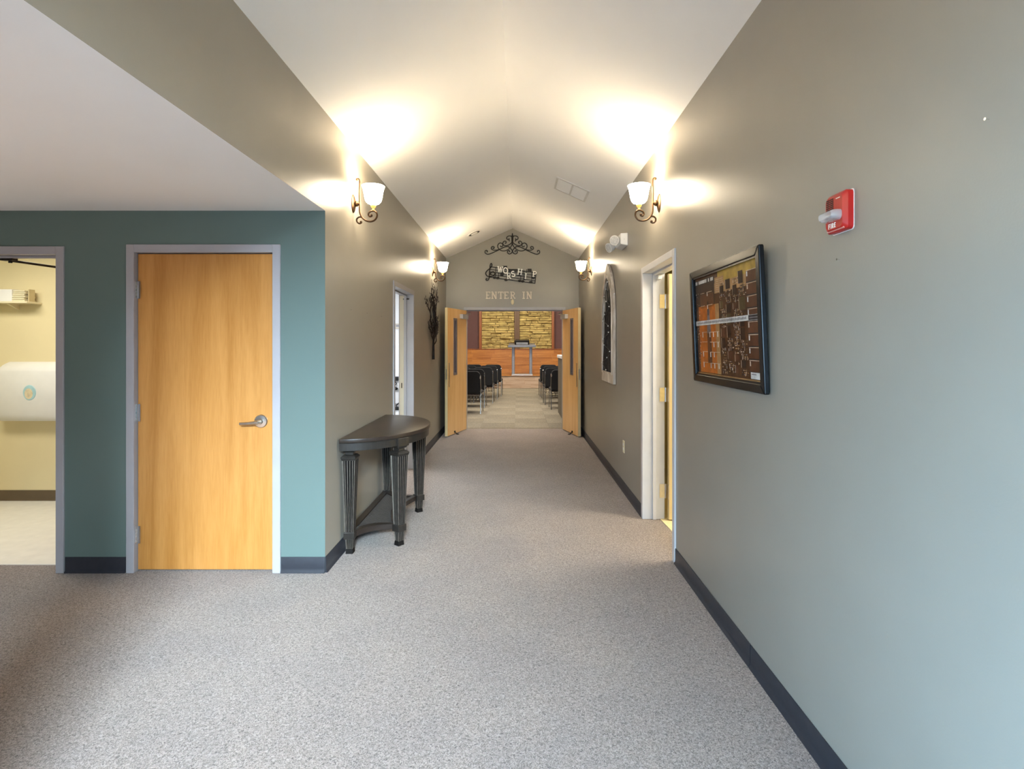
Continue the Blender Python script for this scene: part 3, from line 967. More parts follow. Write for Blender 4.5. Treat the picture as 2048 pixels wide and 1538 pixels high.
sc0 = make_sconce()
spots = [((XL, 4.07, 2.485), 0.0, 'bronze scroll sconce with lit bell shade on the left wall near the hall corner'),
         ((XR, 4.05, 2.485), PI, 'bronze scroll sconce with lit bell shade on the right wall above the doorway'),
         ((XL, 7.85, 2.485), 0.0, 'far left bronze scroll sconce with lit shade above the metal tree'),
         ((XR, 7.75, 2.485), PI, 'far right bronze scroll sconce with lit shade beyond the arched frame'),
         ((XL, 0.30, 2.485), 0.0, 'unseen bronze scroll sconce added on the left wall beside the camera'),  # unseen pair added to warm the near upper walls
         ((XR, 0.30, 2.485), PI, 'unseen bronze scroll sconce added on the right wall beside the camera')]
for i, (loc, rz, lab) in enumerate(spots):
    o = sc0 if i == 0 else copy_tree(sc0)
    o.location = loc
    o.rotation_euler = (0, 0, rz)
    tag(o, lab, 'wall lamp', 'bronze sconces along the hall')
    l = bpy.data.lights.new('sconce_bulb', 'POINT')
    l.energy = SCONCE_W
    l.color = (1.0, 0.80, 0.54)
    l.shadow_soft_size = 0.03
    lo = bpy.data.objects.new('sconce_bulb', l)
    lo.location = (loc[0] + (0.15 if rz == 0 else -0.15), loc[1], loc[2] + 0.10)
    COL.objects.link(lo)


# ------------------------------------------------------------------ letters from strokes
def arcpts(cx, cy, rx, ry, a0, a1, n=14):
    return [(cx + rx * math.cos(math.radians(a0 + (a1 - a0) * k / n)), cy + ry * math.sin(math.radians(a0 + (a1 - a0) * k / n))) for k in range(n + 1)]


GL = {  # unit height; (width, strokes); a stroke is (points, relative thickness)
    'E': (0.62, [([(0.12, 0), (0.12, 1)], 1), ([(0, 0.04), (0.58, 0.04)], .7), ([(0, 0.96), (0.58, 0.96)], .7), ([(0.12, 0.5), (0.42, 0.5)], .7), ([(0.58, 0), (0.58, 0.2)], .6), ([(0.58, 1), (0.58, 0.8)], .6)]),
    'N': (0.78, [([(0.13, 0), (0.13, 1)], .8), ([(0.13, 1), (0.65, 0)], 1.1), ([(0.65, 0), (0.65, 1)], .8), ([(0, 0.04), (0.27, 0.04)], .6), ([(0, 0.96), (0.16, 0.96)], .6), ([(0.5, 0.96), (0.78, 0.96)], .6)]),
    'T': (0.70, [([(0.35, 0), (0.35, 1)], 1), ([(0, 0.96), (0.7, 0.96)], .7), ([(0.2, 0.04), (0.5, 0.04)], .6), ([(0, 1), (0, 0.78)], .6), ([(0.7, 1), (0.7, 0.78)], .6)]),
    'R': (0.72, [([(0.14, 0), (0.14, 1)], 1), ([(0, 0.04), (0.30, 0.04)], .6), ([(0, 0.96), (0.3, 0.96)], .7), ([(0.3, 0.96)] + arcpts(0.34, 0.735, 0.24, 0.225, 90, -90) + [(0.14, 0.51)], .8), ([(0.34, 0.51), (0.62, 0.04)], 1), ([(0.54, 0.04), (0.74, 0.04)], .6)]),
    'I': (0.34, [([(0.17, 0), (0.17, 1)], 1), ([(0, 0.04), (0.34, 0.04)], .6), ([(0, 0.96), (0.34, 0.96)], .6)]),
    'W': (1.06, [([(0.13, 1), (0.34, 0)], 1), ([(0.34, 0), (0.53, 0.9)], .7), ([(0.53, 0.9), (0.72, 0)], 1), ([(0.72, 0), (0.93, 1)], .7), ([(0, 0.96), (0.26, 0.96)], .6), ([(0.8, 0.96), (1.06, 0.96)], .6)]),
    'O': (0.84, [(arcpts(0.42, 0.5, 0.36, 0.46, 0, 360, 26), 1)]),
    'S': (0.62, [(arcpts(0.31, 0.74, 0.22, 0.22, 20, 250, 12) + arcpts(0.31, 0.27, 0.24, 0.24, 80, -165, 14), 1), ([(0.53, 0.98), (0.53, 0.76)], .6), ([(0.06, 0.02), (0.06, 0.26)], .6)]),
    'H': (0.80, [([(0.15, 0), (0.15, 1)], 1), ([(0.65, 0), (0.65, 1)], 1), ([(0.15, 0.5), (0.65, 0.5)], .7), ([(0, 0.04), (0.3, 0.04)], .6), ([(0, 0.96), (0.3, 0.96)], .6), ([(0.5, 0.04), (0.8, 0.04)], .6), ([(0.5, 0.96), (0.8, 0.96)], .6)]),
    'P': (0.66, [([(0.14, 0), (0.14, 1)], 1), ([(0, 0.04), (0.32, 0.04)], .6), ([(0, 0.96), (0.3, 0.96)], .7), ([(0.3, 0.96)] + arcpts(0.34, 0.72, 0.26, 0.24, 90, -90) + [(0.14, 0.48)], .8)]),
    'F': (0.56, [([(0.1, 0), (0.1, 1)], 1), ([(0.1, 0.92), (0.54, 0.92)], 1), ([(0.1, 0.5), (0.42, 0.5)], 1)]),
    'i': (0.24, [([(0.12, 0), (0.12, 1)], 1)]),
    'r': (0.62, [([(0.1, 0), (0.1, 1)], 1), ([(0.1, 0.93)] + arcpts(0.30, 0.72, 0.24, 0.21, 90, -90, 8) + [(0.1, 0.51)], 1), ([(0.3, 0.5), (0.56, 0)], 1)]),
    'e': (0.56, [([(0.1, 0), (0.1, 1)], 1), ([(0.1, 0.92), (0.52, 0.92)], 1), ([(0.1, 0.5), (0.44, 0.5)], 1), ([(0.1, 0.08), (0.52, 0.08)], 1)]),
}


def strokes(mb, ch, size, th, fn, h0, h1):
    """fn(u, v, h): plane mapping"""
    w, sts = GL[ch]
    i_ = 0
    for pts, k in sts:
        t = th * k / 2
        for (x0, y0), (x1, y1) in zip(pts[:-1], pts[1:]):
            x0_, y0_, x1_, y1_ = x0 * size, y0 * size, x1 * size, y1 * size
            L = math.hypot(x1_ - x0_, y1_ - y0_)
            if L < 1e-6: continue
            dx, dy = (x1_ - x0_) / L, (y1_ - y0_) / L
            e = t * 0.35
            x0_ -= dx * e; y0_ -= dy * e; x1_ += dx * e; y1_ += dy * e
            nx, ny = -dy * t, dx * t
            mb.prism([(x0_ + nx, y0_ + ny), (x1_ + nx, y1_ + ny), (x1_ - nx, y1_ - ny), (x0_ - nx, y0_ - ny)], h0, h1 + (h1 - h0) * 0.025 * i_, fn)
            i_ += 1      # each stroke a hair prouder than the last: no coincident faces


# ENTER IN, separate letters on the end wall
K = 8.523e-3           # metres per photograph pixel on the end wall


def EW(px, py):        # end-wall position of a measured point
    return ((px - 1035) * K, 1.44 + (690 - py) * K)


word = [('E', 972.0, 'first letter E of the wall word ENTER'), ('N', 983.0, 'letter N between E and T in the wall word ENTER'), ('T', 996.8, 'letter T in the wall word ENTER'),
        ('E', 1008.5, 'second letter E of the wall word ENTER'), ('R', 1020.8, 'last letter R of the wall word ENTER'),
        ('I', 1045.0, 'letter I of the short wall word IN'), ('N', 1053.0, 'last letter N of the short wall word IN')]
for ch, px, lab in word:
    x, z = EW(px, 597.5)
    w = empty('wall_letter', (x, YE - 0.002, z))
    mb = MB(); strokes(mb, ch, 0.118, 0.021, lambda u, v, h: (u, -h, v), 0.0, 0.009)
    o = mb.build('wall_letter', M['letter_tan'])
    bpy.data.objects.remove(w)
    o.location = (x, YE - 0.001, z)
    tag(o, 'tan wooden ' + lab, 'letter', 'letters over the double doors')

# oval sensor under the R
x, z = EW(1025, 604)
ov_ = MB().lathe([(0.0, -0.020), (0.5, -0.017), (0.85, -0.010), (1.0, 0.0)], 24, (0, 0, 0), 'Y', 0.028, 0.047)
o = ov_.build('oval_plaque', M['ivory'], smooth=True); o.location = (x, YE, z)
tag(o, 'small cream oval plaque centred over the double doors', 'plaque')


# scrolled iron wall topper
def crop2(cx, cy):     # measured on an enlarged view of the topper (15.754 view px per photo px)
    return EW(960 + cx / 15.754, 455 + cy / 15.754)


tpx, tpz = crop2(1020, 500)
iron = empty('iron_scroll_art', (tpx, YE - 0.012, tpz))
tag(iron, 'black wrought-iron scroll topper high in the gable', 'wall art')
curves = [
    ('scroll_loop', [(0, 470), (12, 540), (60, 630), (150, 705), (260, 742), (370, 722), (445, 650), (462, 575), (430, 515), (375, 492), (315, 520), (300, 570), (330, 610), (370, 605), (372, 575)]),
    ('scroll_branch', [(8, 470), (70, 525), (170, 575), (255, 568), (298, 525), (290, 465), (240, 430), (195, 455), (205, 500), (235, 495)]),
    ('scroll_arm', [(90, 622), (140, 605), (240, 618), (350, 668), (470, 730), (600, 790), (720, 838), (800, 842), (858, 800), (855, 745), (815, 720), (785, 750), (800, 780)]),
    ('scroll_branch', [(420, 700), (520, 718), (610, 712), (664, 672), (655, 620), (605, 600), (570, 630), (585, 668), (615, 655)]),
    ('scroll_curl', [(115, 620), (60, 660), (12, 720), (5, 760), (40, 815), (95, 838), (145, 810), (155, 760), (120, 730), (85, 745), (90, 780)]),
    ('scroll_crown', [(0, 345), (20, 300), (60, 272), (120, 275), (170, 305), (178, 350), (145, 385), (105, 375), (105, 345)]),
    ('scroll_crown', [(100, 375), (105, 410), (85, 440)])]
for sgn in (1, -1):
    for nm, pts in curves:
        p3 = []
        for u, v in pts:
            xx, zz = crop2(1020 + sgn * u, v)
            p3.append((xx - tpx, 0, zz - tpz))
        p3 = smooth_path(p3, 5)
        MB().tube(p3, 0.0075, 6).build(nm, M['iron'], iron, smooth=True)
s0, s1, s2 = crop2(1020, 185), crop2(1020, 300), crop2(1020, 500)
MB().tube([(0, 0, s0[1] - tpz), (0, 0, s1[1] - tpz), (0, 0, s2[1] - tpz)], [0.006, 0.016, 0.014], 8).build('stem', M['iron'], iron, smooth=True)


# music-staff sign with the word WORSHIP
def crop3(cx, cy):
    return EW(960 + cx / 15.754, 520 + cy / 15.754)


ox, oz = crop3(960, 440)
ws = empty('music_sign', (ox, YE - 0.012, oz))
tag(ws, 'dark metal music-staff sign with white letters spelling WORSHIP', 'sign')


def L3(cx, cy, y=0.0):
    a, b = crop3(cx, cy)
    return (a - ox, y, b - oz)


for k in range(5):
    t = k / 4
    a = L3(330 - 40 * t, 215 + 325 * t); b = L3(1765 - 35 * t, 405 + 335 * t)
    MB().tube([a, b], 0.0065 if k in (0, 4) else 0.0050, 6).build('staff_line', M['iron'], ws)
MB().tube([L3(1768, 395), L3(1730, 742)], 0.0075, 6).build('end_bar', M['iron'], ws)
clef = [(235, 590), (190, 600), (200, 640), (250, 640), (285, 580), (290, 500), (310, 300), (320, 180), (350, 112), (380, 150), (360, 220), (290, 290), (210, 360), (180, 430), (230, 510), (330, 520), (440, 490), (470, 430), (430, 380), (360, 390), (330, 440), (370, 470)]
MB().tube(smooth_path([L3(*p, -0.006) for p in clef], 5), 0.0090, 6).build('treble_clef', M['iron'], ws, smooth=True)
for (hx, hy, sx, sy, bx) in ((460, 560, 500, 240, 0), (560, 572, 590, 300, 0), (690, 470, 720, 210, 0), (820, 630, 850, 200, 0), (1250, 660, 1285, 330, 0), (1345, 675, 1380, 340, 0), (1420, 600, 1470, 300, 0), (1600, 700, 1620, 310, 0), (1680, 560, 1700, 400, 0)):
    mb = MB()
    h = L3(hx, hy, -0.004)
    mb.sphere(h, 0.026, 12, 7, 1.15, 0.25, 0.8)
    mb.tube([L3(hx + 28, hy, -0.004), L3(sx, sy, -0.004)], 0.005, 6)
    mb.build('music_note', M['iron'], ws, smooth=True)
for (x0, y0, x1, y1) in ((715, 190, 850, 300), (1500, 280, 1622, 390), (880, 290, 1180, 380), (1180, 420, 1330, 500), (650, 400, 740, 470)):
    a, b = L3(x0, y0), L3(x1, y1)
    MB().box(a[0], b[0], -0.010, 0.002, a[2], b[2]).build('note_beam', M['iron'], ws)
cs = K / 15.754
for ch, cx, cy, hgt, tilt in (('W', 540, 385, 165, -4), ('O', 735, 440, 175, 4), ('R', 850, 608, 175, 3), ('S', 1015, 545, 165, 14), ('H', 1170, 465, 175, -8), ('I', 1400, 600, 165, -6), ('P', 1650, 535, 165, -6)):
    px_, _, pz_ = L3(cx, cy)
    c, s = math.cos(math.radians(tilt)), math.sin(math.radians(tilt))
    mb = MB()
    strokes(mb, ch, hgt * cs * 1.06, 0.0180, lambda u, v, h: (px_ + u * c - v * s, -0.024 - h, pz_ + u * s + v * c), 0.0, 0.007)
    mb.build('letter', M['letter_white'], ws)


# ------------------------------------------------------------------ leaning framed print on the right wall
pic = empty('framed_print', (XR, 2.72, 1.546))
# local x runs toward the far end of the hall reversed: u = 0 far edge, 1 near edge; local y out of the wall
pic.rotation_euler = Euler((0, 0, 0))
tag(pic, 'black-framed brown print of drawers and lettering leaning on the right wall', 'picture')
PW, PH = 0.912, 0.622
lean = math.atan2(0.026, PH)


def PF(u, v, h):
    """u along the picture (0 far .. PW near), v up, h outward; bottom edge touches the wall"""
    y = PW / 2 - u
    x = -(0.004 + h * math.cos(lean) + v * math.sin(lean))
    z = -PH / 2 + v * math.cos(lean) - h * math.sin(lean)
    return (x, y, z)


bw = 0.040
for nm, poly in (('frame_top', [(0, PH), (PW, PH), (PW - bw, PH - bw), (bw, PH - bw)]), ('frame_bottom', [(0, 0), (PW, 0), (PW - bw, bw), (bw, bw)]),
                 ('frame_side', [(0, 0), (bw, bw), (bw, PH - bw), (0, PH)]), ('frame_side', [(PW, 0), (PW - bw, bw), (PW - bw, PH - bw), (PW, PH)])):
    MB().prism(poly, 0.0, 0.024, PF).build(nm, M['black'], pic, bevel=0.005, segs=3)
MB().ringwall([(bw - 0.001, bw - 0.001), (PW - bw + 0.001, bw - 0.001), (PW - bw + 0.001, PH - bw + 0.001), (bw - 0.001, PH - bw + 0.001)],
              [(bw + 0.008, bw + 0.008), (PW - bw - 0.008, bw + 0.008), (PW - bw - 0.008, PH - bw - 0.008), (bw + 0.008, PH - bw - 0.008)], 0.012, 0.018, PF).build('inner_lip', M['black'], pic)
inks = [(0.085, 0.032, 0.012), (0.40, 0.25, 0.035), (0.040, 0.018, 0.010), (0.42, 0.115, 0.014), (0.10, 0.036, 0.016), (0.50, 0.38, 0.28), (0.66, 0.63, 0.58), (0.030, 0.022, 0.020), (0.095, 0.060, 0.022), (0.36, 0.20, 0.08), (0.17, 0.15, 0.16)]
inkm = [mat('print_ink_%s' % n, tuple(min(0.85, q * 1.4) for q in c), rough=0.35, var=0.22, scale=22, spec=0.2) for n, c in zip(('brown', 'gold', 'dark', 'orange', 'drawer', 'tan', 'cream', 'black', 'olive', 'bronze', 'pewter'), inks)]
pr = MB()
U0, U1, V0, V1 = bw + 0.006, PW - bw - 0.006, bw + 0.006, PH - bw - 0.006


def ink(i, u0, u1, v0, v1, layer):
    pr.mi = i
    a = lambda u, v: PF(U0 + (U1 - U0) * u, V0 + (V1 - V0) * v, 0.006 + 0.00025 * layer)
    pr.quad(a(u0, v0), a(u1, v0), a(u1, v1), a(u0, v1))


ink(0, 0, 1, 0, 1, 0)
ink(1, 0.42, 1, 0.86, 1, 1); ink(9, 0.36, 0.84, 0.80, 0.90, 2)
ink(2, 0, 0.36, 0.66, 0.93, 1); ink(9, 0.37, 0.52, 0.80, 0.95, 3)
for k in range(7): ink(5, 0.375, 0.51, 0.812 + 0.019 * k, 0.816 + 0.019 * k, 4)
ink(4, 0.09, 0.34, 0.68, 0.82, 2); ink(7, 0.0, 0.36, 0.925, 0.975, 2)
rr = random.Random(3)
x_ = 0.01
while x_ < 0.34:
    wv = rr.uniform(0.012, 0.022)
    if rr.random() > 0.14: ink(6, x_, x_ + wv, 0.935, 0.968, 4)
    x_ += wv + 0.005
ink(3, 0.05, 0.42, 0.02, 0.70, 2); ink(9, 0.36, 0.425, 0.02, 0.70, 3)
ink(4, 0.20, 0.275, 0.12, 0.44, 4); ink(10, 0.205, 0.27, 0.42, 0.52, 4); ink(10, 0.215, 0.26, 0.54, 0.66, 5); ink(7, 0.225, 0.245, 0.6, 0.74, 5)
for k in range(8):                      # drawers down the near side
    v = 0.08 + 0.107 * k
    ink(4, 0.84, 1.0, v, v + 0.095, 3)
    ink(5, 0.845, 0.975, v + 0.089, v + 0.095, 5)
    ink(7, 0.84, 1.0, v - 0.010, v, 4)
    ink(6 if k % 3 else 5, 0.848, 0.862, v + 0.045, v + 0.085, 5)
for r_, v in enumerate((0.09, 0.20, 0.30, 0.40)):     # pale ticks over the orange door
    ink(5, 0.10, 0.20, v + 0.03, v + 0.036, 6); ink(5, 0.25, 0.42, v + 0.027, v + 0.033, 6)
    for u in (0.11, 0.245, 0.31, 0.385):
        if rr.random() > 0.3: ink(6, u, u + 0.014, v - 0.02, v + 0.03, 6)
for v in (0.70, 0.83):
    ink(5, 0.10, 0.18, v + 0.0, v + 0.005, 6); ink(5, 0.22, 0.32, v, v + 0.006, 6); ink(6, 0.225, 0.238, v - 0.035, v, 6)
for cu, cw in ((0.45, 0.075), (0.545, 0.085), (0.65, 0.07), (0.735, 0.09)):     # columns of tiny ornamental marks
    v = rr.uniform(0.03, 0.06)
    while v < 0.88:
        if rr.random() < 0.16:
            hgt = rr.uniform(0.05, 0.11)
            ink(rr.choice((2, 8, 4)), cu, cu + cw * rr.uniform(.6, 1), v, v + hgt, 7)
            ink(5, cu, cu + 0.004, v, v + hgt, 8)
            v += hgt + 0.012
            continue
        u = cu + rr.uniform(0, 0.02)
        while u < cu + cw:
            w_ = rr.uniform(0.006, 0.024)
            c = rr.choice((5, 9, 9, 10, 7, 2, 8))
            ink(c, u, u + w_, v, v + rr.uniform(0.005, 0.010), 9)
            if rr.random() < 0.45: ink(rr.choice((5, 5, 6, 7)), u, u + 0.004, v - 0.008, v + 0.016, 10)
            u += w_ + rr.uniform(0.003, 0.012)
        v += rr.uniform(0.014, 0.026)
for k in range(60):
    u, v = rr.uniform(0.01, 0.07), rr.uniform(0.05, 0.86)
    ink(rr.choice((5, 9, 7, 6)), u, u + rr.uniform(0.004, 0.02), v, v + 0.007, 7)
ink(6, 0, 1, 0.505, 0.552, 12)
u = 0.02
while u < 0.83:
    w_ = rr.uniform(0.003, 0.008)
    ink(10, u, u + w_, 0.516 + rr.uniform(0, .006), 0.540 + rr.uniform(-.006, .004), 13); u += w_ + 0.004
ink(7, 0.86, 1.0, 0.508, 0.549, 14); ink(10, 0.87, 0.99, 0.522, 0.534, 15)
ink(6, 0.86, 0.995, 0.02, 0.075, 12); ink(10, 0.87, 0.93, 0.055, 0.062, 13)
ink(9, 0, 1, 0.0, 0.014, 14)
pr.build('print', inkm, pic)
MB().prism([(bw, bw), (PW - bw, bw), (PW - bw, PH - bw), (bw, PH - bw)], 0.0115, 0.0125, PF).build('glazing', glass_mat('picture_glass', (0.0, 0.0, 0.0), 0.08, 0.08), pic)

# ------------------------------------------------------------------ fire alarm horn strobe
fa = empty('fire_alarm', (XR, 1.765, 1.865))
tag(fa, 'red fire alarm horn strobe with clear lens on the right wall', 'fire alarm')
# local: x negative = out of the wall, y along the wall (+ far), z up


def rrect(w, h, r, n=5):
    pts = []
    for cx, cy, a0 in ((w / 2 - r, h / 2 - r, 0), (-w / 2 + r, h / 2 - r, 90), (-w / 2 + r, -h / 2 + r, 180), (w / 2 - r, -h / 2 + r, 270)):
        pts += arcpts(cx, cy, r, r, a0, a0 + 90, n)
    return pts


MB().prism(rrect(0.118, 0.128, 0.010), 0.0, 0.0015, lambda u, v, h: (-h, u, v)).build('wall_plate', M['white'], fa)
bdy = MB()
ra, rb_ = rrect(0.114, 0.124, 0.012), rrect(0.098, 0.110, 0.016)
n = len(ra)
vs = [(-0.0015, u, v) for u, v in ra] + [(-0.018, u, v) for u, v in ra] + [(-0.030, u * 0.94, v * 0.94) for u, v in rb_]
bdy.add(vs, [tuple(range(n - 1, -1, -1)), tuple(range(2 * n, 3 * n))] + [(k * n + i, k * n + (i + 1) % n, (k + 1) * n + (i + 1) % n, (k + 1) * n + i) for k in (0, 1) for i in range(n)])
body = bdy.build('body', M['red'], fa, smooth=True, angle=30)
for k in range(7):
    for (ya, yb) in ((0.002, 0.020), (0.023, 0.041)):
        MB().box(-0.0312, -0.0285, ya, yb, 0.005 + k * 0.0062, 0.0090 + k * 0.0062).build('sound_slot', M['red_dark'], body)
MB().box(-0.0308, -0.0295, -0.034, -0.012, 0.040, 0.0425).build('badge', M['letter_white'], body)
MB().box(-0.026, -0.0195, -0.046, 0.046, -0.058, -0.052).build('lower_lip', mat('pale_red_lip', (0.72, 0.30, 0.26), rough=0.4, var=0.05), body, bevel=0.002)
fx = MB()
u0 = 0.0
for ch in 'Fire':
    strokes(fx, ch, 0.015, 0.0036, lambda u, v, h: (-0.0295 - h, 0.030 - u0 - u, -0.048 + v), 0.0, 0.0008)
    u0 += 0.015 * GL[ch][0] + 0.0035
fx.build('lettering', M['letter_white'], body)
ln = MB()
prof = [(0.0, 1.0), (0.45, 0.98), (0.8, 0.85), (1.0, 0.6)]
sec = rrect(0.088, 0.034, 0.014, 6)
rows = []
for d, s in prof:
    rows.append([(-0.028 - 0.032 * d, u * (0.55 + 0.45 * s), -0.012 + v * s) for u, v in sec])
k = len(sec)
vs = [p for r_ in rows for p in r_]
ln.add(vs, [tuple(range(k - 1, -1, -1)), tuple(range(3 * k, 4 * k))] + [(j * k + i, j * k + (i + 1) % k, (j + 1) * k + (i + 1) % k, (j + 1) * k + i) for j in range(3) for i in range(k)])
ln.build('strobe_lens', M['lens'], fa, smooth=True, angle=30)
rf = MB()
for k in range(5):
    rf.box(-0.036, -0.030, -0.036 + k * 0.016, -0.028 + k * 0.016, -0.024, 0.0)
rf.tube([(-0.045, -0.030, -0.012), (-0.045, 0.030, -0.012)], 0.004, 8)
rf.build('reflector', M['chrome'], fa)

# ------------------------------------------------------------------ emergency light
el = empty('emergency_light', (XR, 5.35, 2.445))
tag(el, 'white twin-head emergency light beside the right sconce', 'emergency light')
bx = MB()
vs = [(0, -0.14, -0.06), (0, 0.14, -0.06), (0, 0.14, 0.06), (0, -0.14, 0.06), (-0.066, -0.125, -0.045), (-0.066, 0.125, -0.045), (-0.066, 0.125, 0.058), (-0.066, -0.125, 0.058)]
bx.add(vs, [(0, 1, 2, 3), (7, 6, 5, 4), (0, 4, 5, 1), (1, 5, 6, 2), (2, 6, 7, 3), (3, 7, 4, 0)])
bx.build('housing', M['white'], el, bevel=0.006, segs=2)
MB().box(-0.002, 0.0, -0.145, 0.145, -0.064, 0.064).build('gasket', M['lectern'], el)
MB().lathe([(0.004, -0.002), (0.003, 0.002)], 8, (-0.03, -0.131, 0.0), 'Y').build('test_button', M['lectern'], el)
for (hx, hy, hz, yaw, pitch) in ((-0.105, -0.075, 0.0, 238, -12), (-0.125, 0.075, -0.04, 205, -22)):
    h = MB().lathe([(0.0, -0.035), (0.025, -0.034), (0.040, -0.020), (0.044, 0.010), (0.047, 0.024), (0.047, 0.030)], 22)
    mr = Matrix.Translation((hx, hy, hz)) @ Matrix.Rotation(math.radians(yaw), 4, 'Z') @ Matrix.Rotation(math.radians(90 - pitch), 4, 'Y')
    hd = h.xf(mr).build('lamp_head', M['white'], el, smooth=True, angle=40)
    g = MB().lathe([(0.0, 0.034), (0.030, 0.033), (0.042, 0.0305)], 20).xf(mr)
    g.build('lens', mat('frosted_lens', (0.55, 0.55, 0.53), rough=0.15, var=0.15, scale=60), hd, smooth=True)
    MB().tube([(-0.06, hy, -0.02), (hx + 0.02, hy, hz - 0.01)], 0.011, 10).build('neck', M['white'], hd, smooth=True)

# ------------------------------------------------------------------ cover plate low on the right wall
cp = empty('outlet', (XR, 5.40, 0.443)); tag(cp, 'ivory outlet cover low on the right wall', 'outlet')
MB().prism(rrect(0.074, 0.122, 0.008), 0, 0.006, lambda u, v, h: (-h, u, v)).build('cover_plate', M['ivory'], cp, bevel=0.002, segs=1)
for dz in (-0.022, 0.022):
    MB().prism(rrect(0.034, 0.028, 0.010), 0.0055, 0.008, lambda u, v, h: (-h, u, v + dz)).build('socket', M['white'], cp)

# ------------------------------------------------------------------ ceiling grilles


def on_slope(side):
    """frame on a ceiling slope: local x up the slope, y along the hall, z out of the plaster (down)"""
    ang = math.atan(SLOPE)
    return ang


gr = empty('return_grille', (0.585, 5.945, ZR - (0.585 - XC) * SLOPE))
gr.rotation_euler = (0, math.atan(SLOPE), 0)
tag(gr, 'white two-panel return air grille on the right ceiling slope', 'vent')
fr = MB(); fr.ringwall([(-0.19, -0.21), (0.19, -0.21), (0.19, 0.21), (-0.19, 0.21)], [(-0.165, -0.185), (0.165, -0.185), (0.165, 0.185), (-0.165, 0.185)], -0.012, 0.0, XYZ)
M['grille'] = mat('pale_grey_grille_enamel', (0.62, 0.61, 0.60), rough=0.5, var=0.02)
fr.build('grille_frame', M['grille'], gr, bevel=0.002, segs=1)
MB().box(-0.010, 0.010, -0.185, 0.185, -0.011, 0.0).build('centre_bar', M['grille'], gr)
for sx in (-1, 1):
    lo = MB()
    for k in range(17):
        y = -0.178 + k * 0.022
        lo.add([(sx * 0.010, y, -0.008), (sx * 0.165, y, -0.008), (sx * 0.165, y + 0.0217, -0.0065), (sx * 0.010, y + 0.0217, -0.0065), (sx * 0.010, y, -0.0065), (sx * 0.165, y, -0.0065), (sx * 0.165, y + 0.0217, -0.005), (sx * 0.010, y + 0.0217, -0.005)],
               [(3, 2, 1, 0), (4, 5, 6, 7), (0, 1, 5, 4), (1, 2, 6, 5), (2, 3, 7, 6), (3, 0, 4, 7)])
    lo.build('louvre_panel', M['ceiling'], gr)
vx = -0.668
vg = empty('ceiling_register', (vx, 8.46, ZR - (XC - vx) * SLOPE))
vg.rotation_euler = (0, -math.atan(SLOPE), 0)
tag(vg, 'small round dark-slotted air diffuser on the left ceiling slope', 'vent')
rg = MB().lathe([(0.115, 0.0), (0.115, -0.006), (0.100, -0.012), (0.090, -0.010), (0.090, 0.0)], 28); rg.build('diffuser_ring', M['white'], vg, smooth=True)
MB().lathe([(0.092, -0.0095), (0.0, -0.009)], 24).build('throat', M['iron'], vg)
for r_ in (0.050,):
    MB().lathe([(r_, -0.018), (r_ + 0.010, -0.006), (r_ + 0.006, -0.005), (r_ - 0.003, -0.018)], 24).build('cone_ring', M['white'], vg, smooth=True)
MB().lathe([(0.0, -0.022), (0.016, -0.018), (0.018, -0.006)], 18).build('hub', M['white'], vg, smooth=True)

# ------------------------------------------------------------------ gothic arched frame with twigs and fairy lights
ar = empty('arched_frame', (XR, 6.225, 1.02))
tag(ar, 'whitewashed gothic arch frame with dark twigs and fairy lights on the right wall', 'wall art')
AW, AH, SPR = 0.80, 1.34, 0.76


def gothic(w, spring, top, z0, n=14):
    pts = [(-w / 2, z0)]
    # each side an arc from the spring to the apex
    hgt = top - spring
    R = (w * w / 4 + hgt * hgt) / w
    a1 = math.atan2(hgt, R - w / 2)
    left = [(-w / 2 + R - R * math.cos(a1 * k / n), spring + R * math.sin(a1 * k / n)) for k in range(n + 1)]
    right = [(-x, z) for x, z in left[::-1]][1:]
    return pts + left + right + [(w / 2, z0)]


AF = lambda u, v, h: (-h, u, v)
fo = gothic(AW, SPR, AH, 0.0); fi = gothic(AW - 0.15, SPR, AH - 0.135, 0.11)
MB().ringwall(fo, fi, 0.004, 0.034, AF).build('frame', M['whitewash'], ar, bevel=0.003, segs=1)
MB().ringwall(gothic(AW - 0.13, SPR, AH - 0.117, 0.10), gothic(AW - 0.17, SPR, AH - 0.155, 0.12), 0.030, 0.042, AF).build('bead_moulding', M['whitewash'], ar)
rt = random.Random(11)
for k in range(10):
    y0 = -0.29 + 0.064 * k
    yt = y0 * rt.uniform(0.3, 0.9)
    hh = (1.12 - 0.9 * abs(y0)) * rt.uniform(0.85, 1.02)
    pts = [(-0.016 + rt.uniform(-.006, .006), y0, 0.115)] + [(-0.016 + rt.uniform(-0.006, 0.006), y0 + (yt - y0) * t + rt.uniform(-0.018, 0.018), 0.115 + (hh - 0.115) * t) for t in (0.2, 0.4, 0.6, 0.8, 1.0)]
    p = smooth_path(pts, 4)
    MB().tube(p, [0.012 - 0.008 * i / len(p) for i in range(len(p))], 6).build('twig', M['twig'], ar, smooth=True)
mb = MB()
for k in range(7):
    y = -0.30 + 0.1 * k
    mb.tube([(-0.008, y, 0.112), (-0.008, y, 1.16 - abs(y) * 1.15)], 0.006, 6)
for z in (0.42, 0.78):
    mb.tube([(-0.008, -0.325, z), (-0.008, 0.325, z)], 0.006, 6)
mb.build('iron_grid', M['iron'], ar)
wire = []
for k in range(15):
    t = k / 14
    wire.append((-0.040, (0.30 - 0.10 * t) * math.sin(k * 1.7) * (0.55 if t > 0.75 else 1.0), 0.14 + 0.98 * t))
wp = smooth_path(wire, 5)
MB().tube(wp, 0.0022, 5).build('fairy_wire', M['iron'], ar)
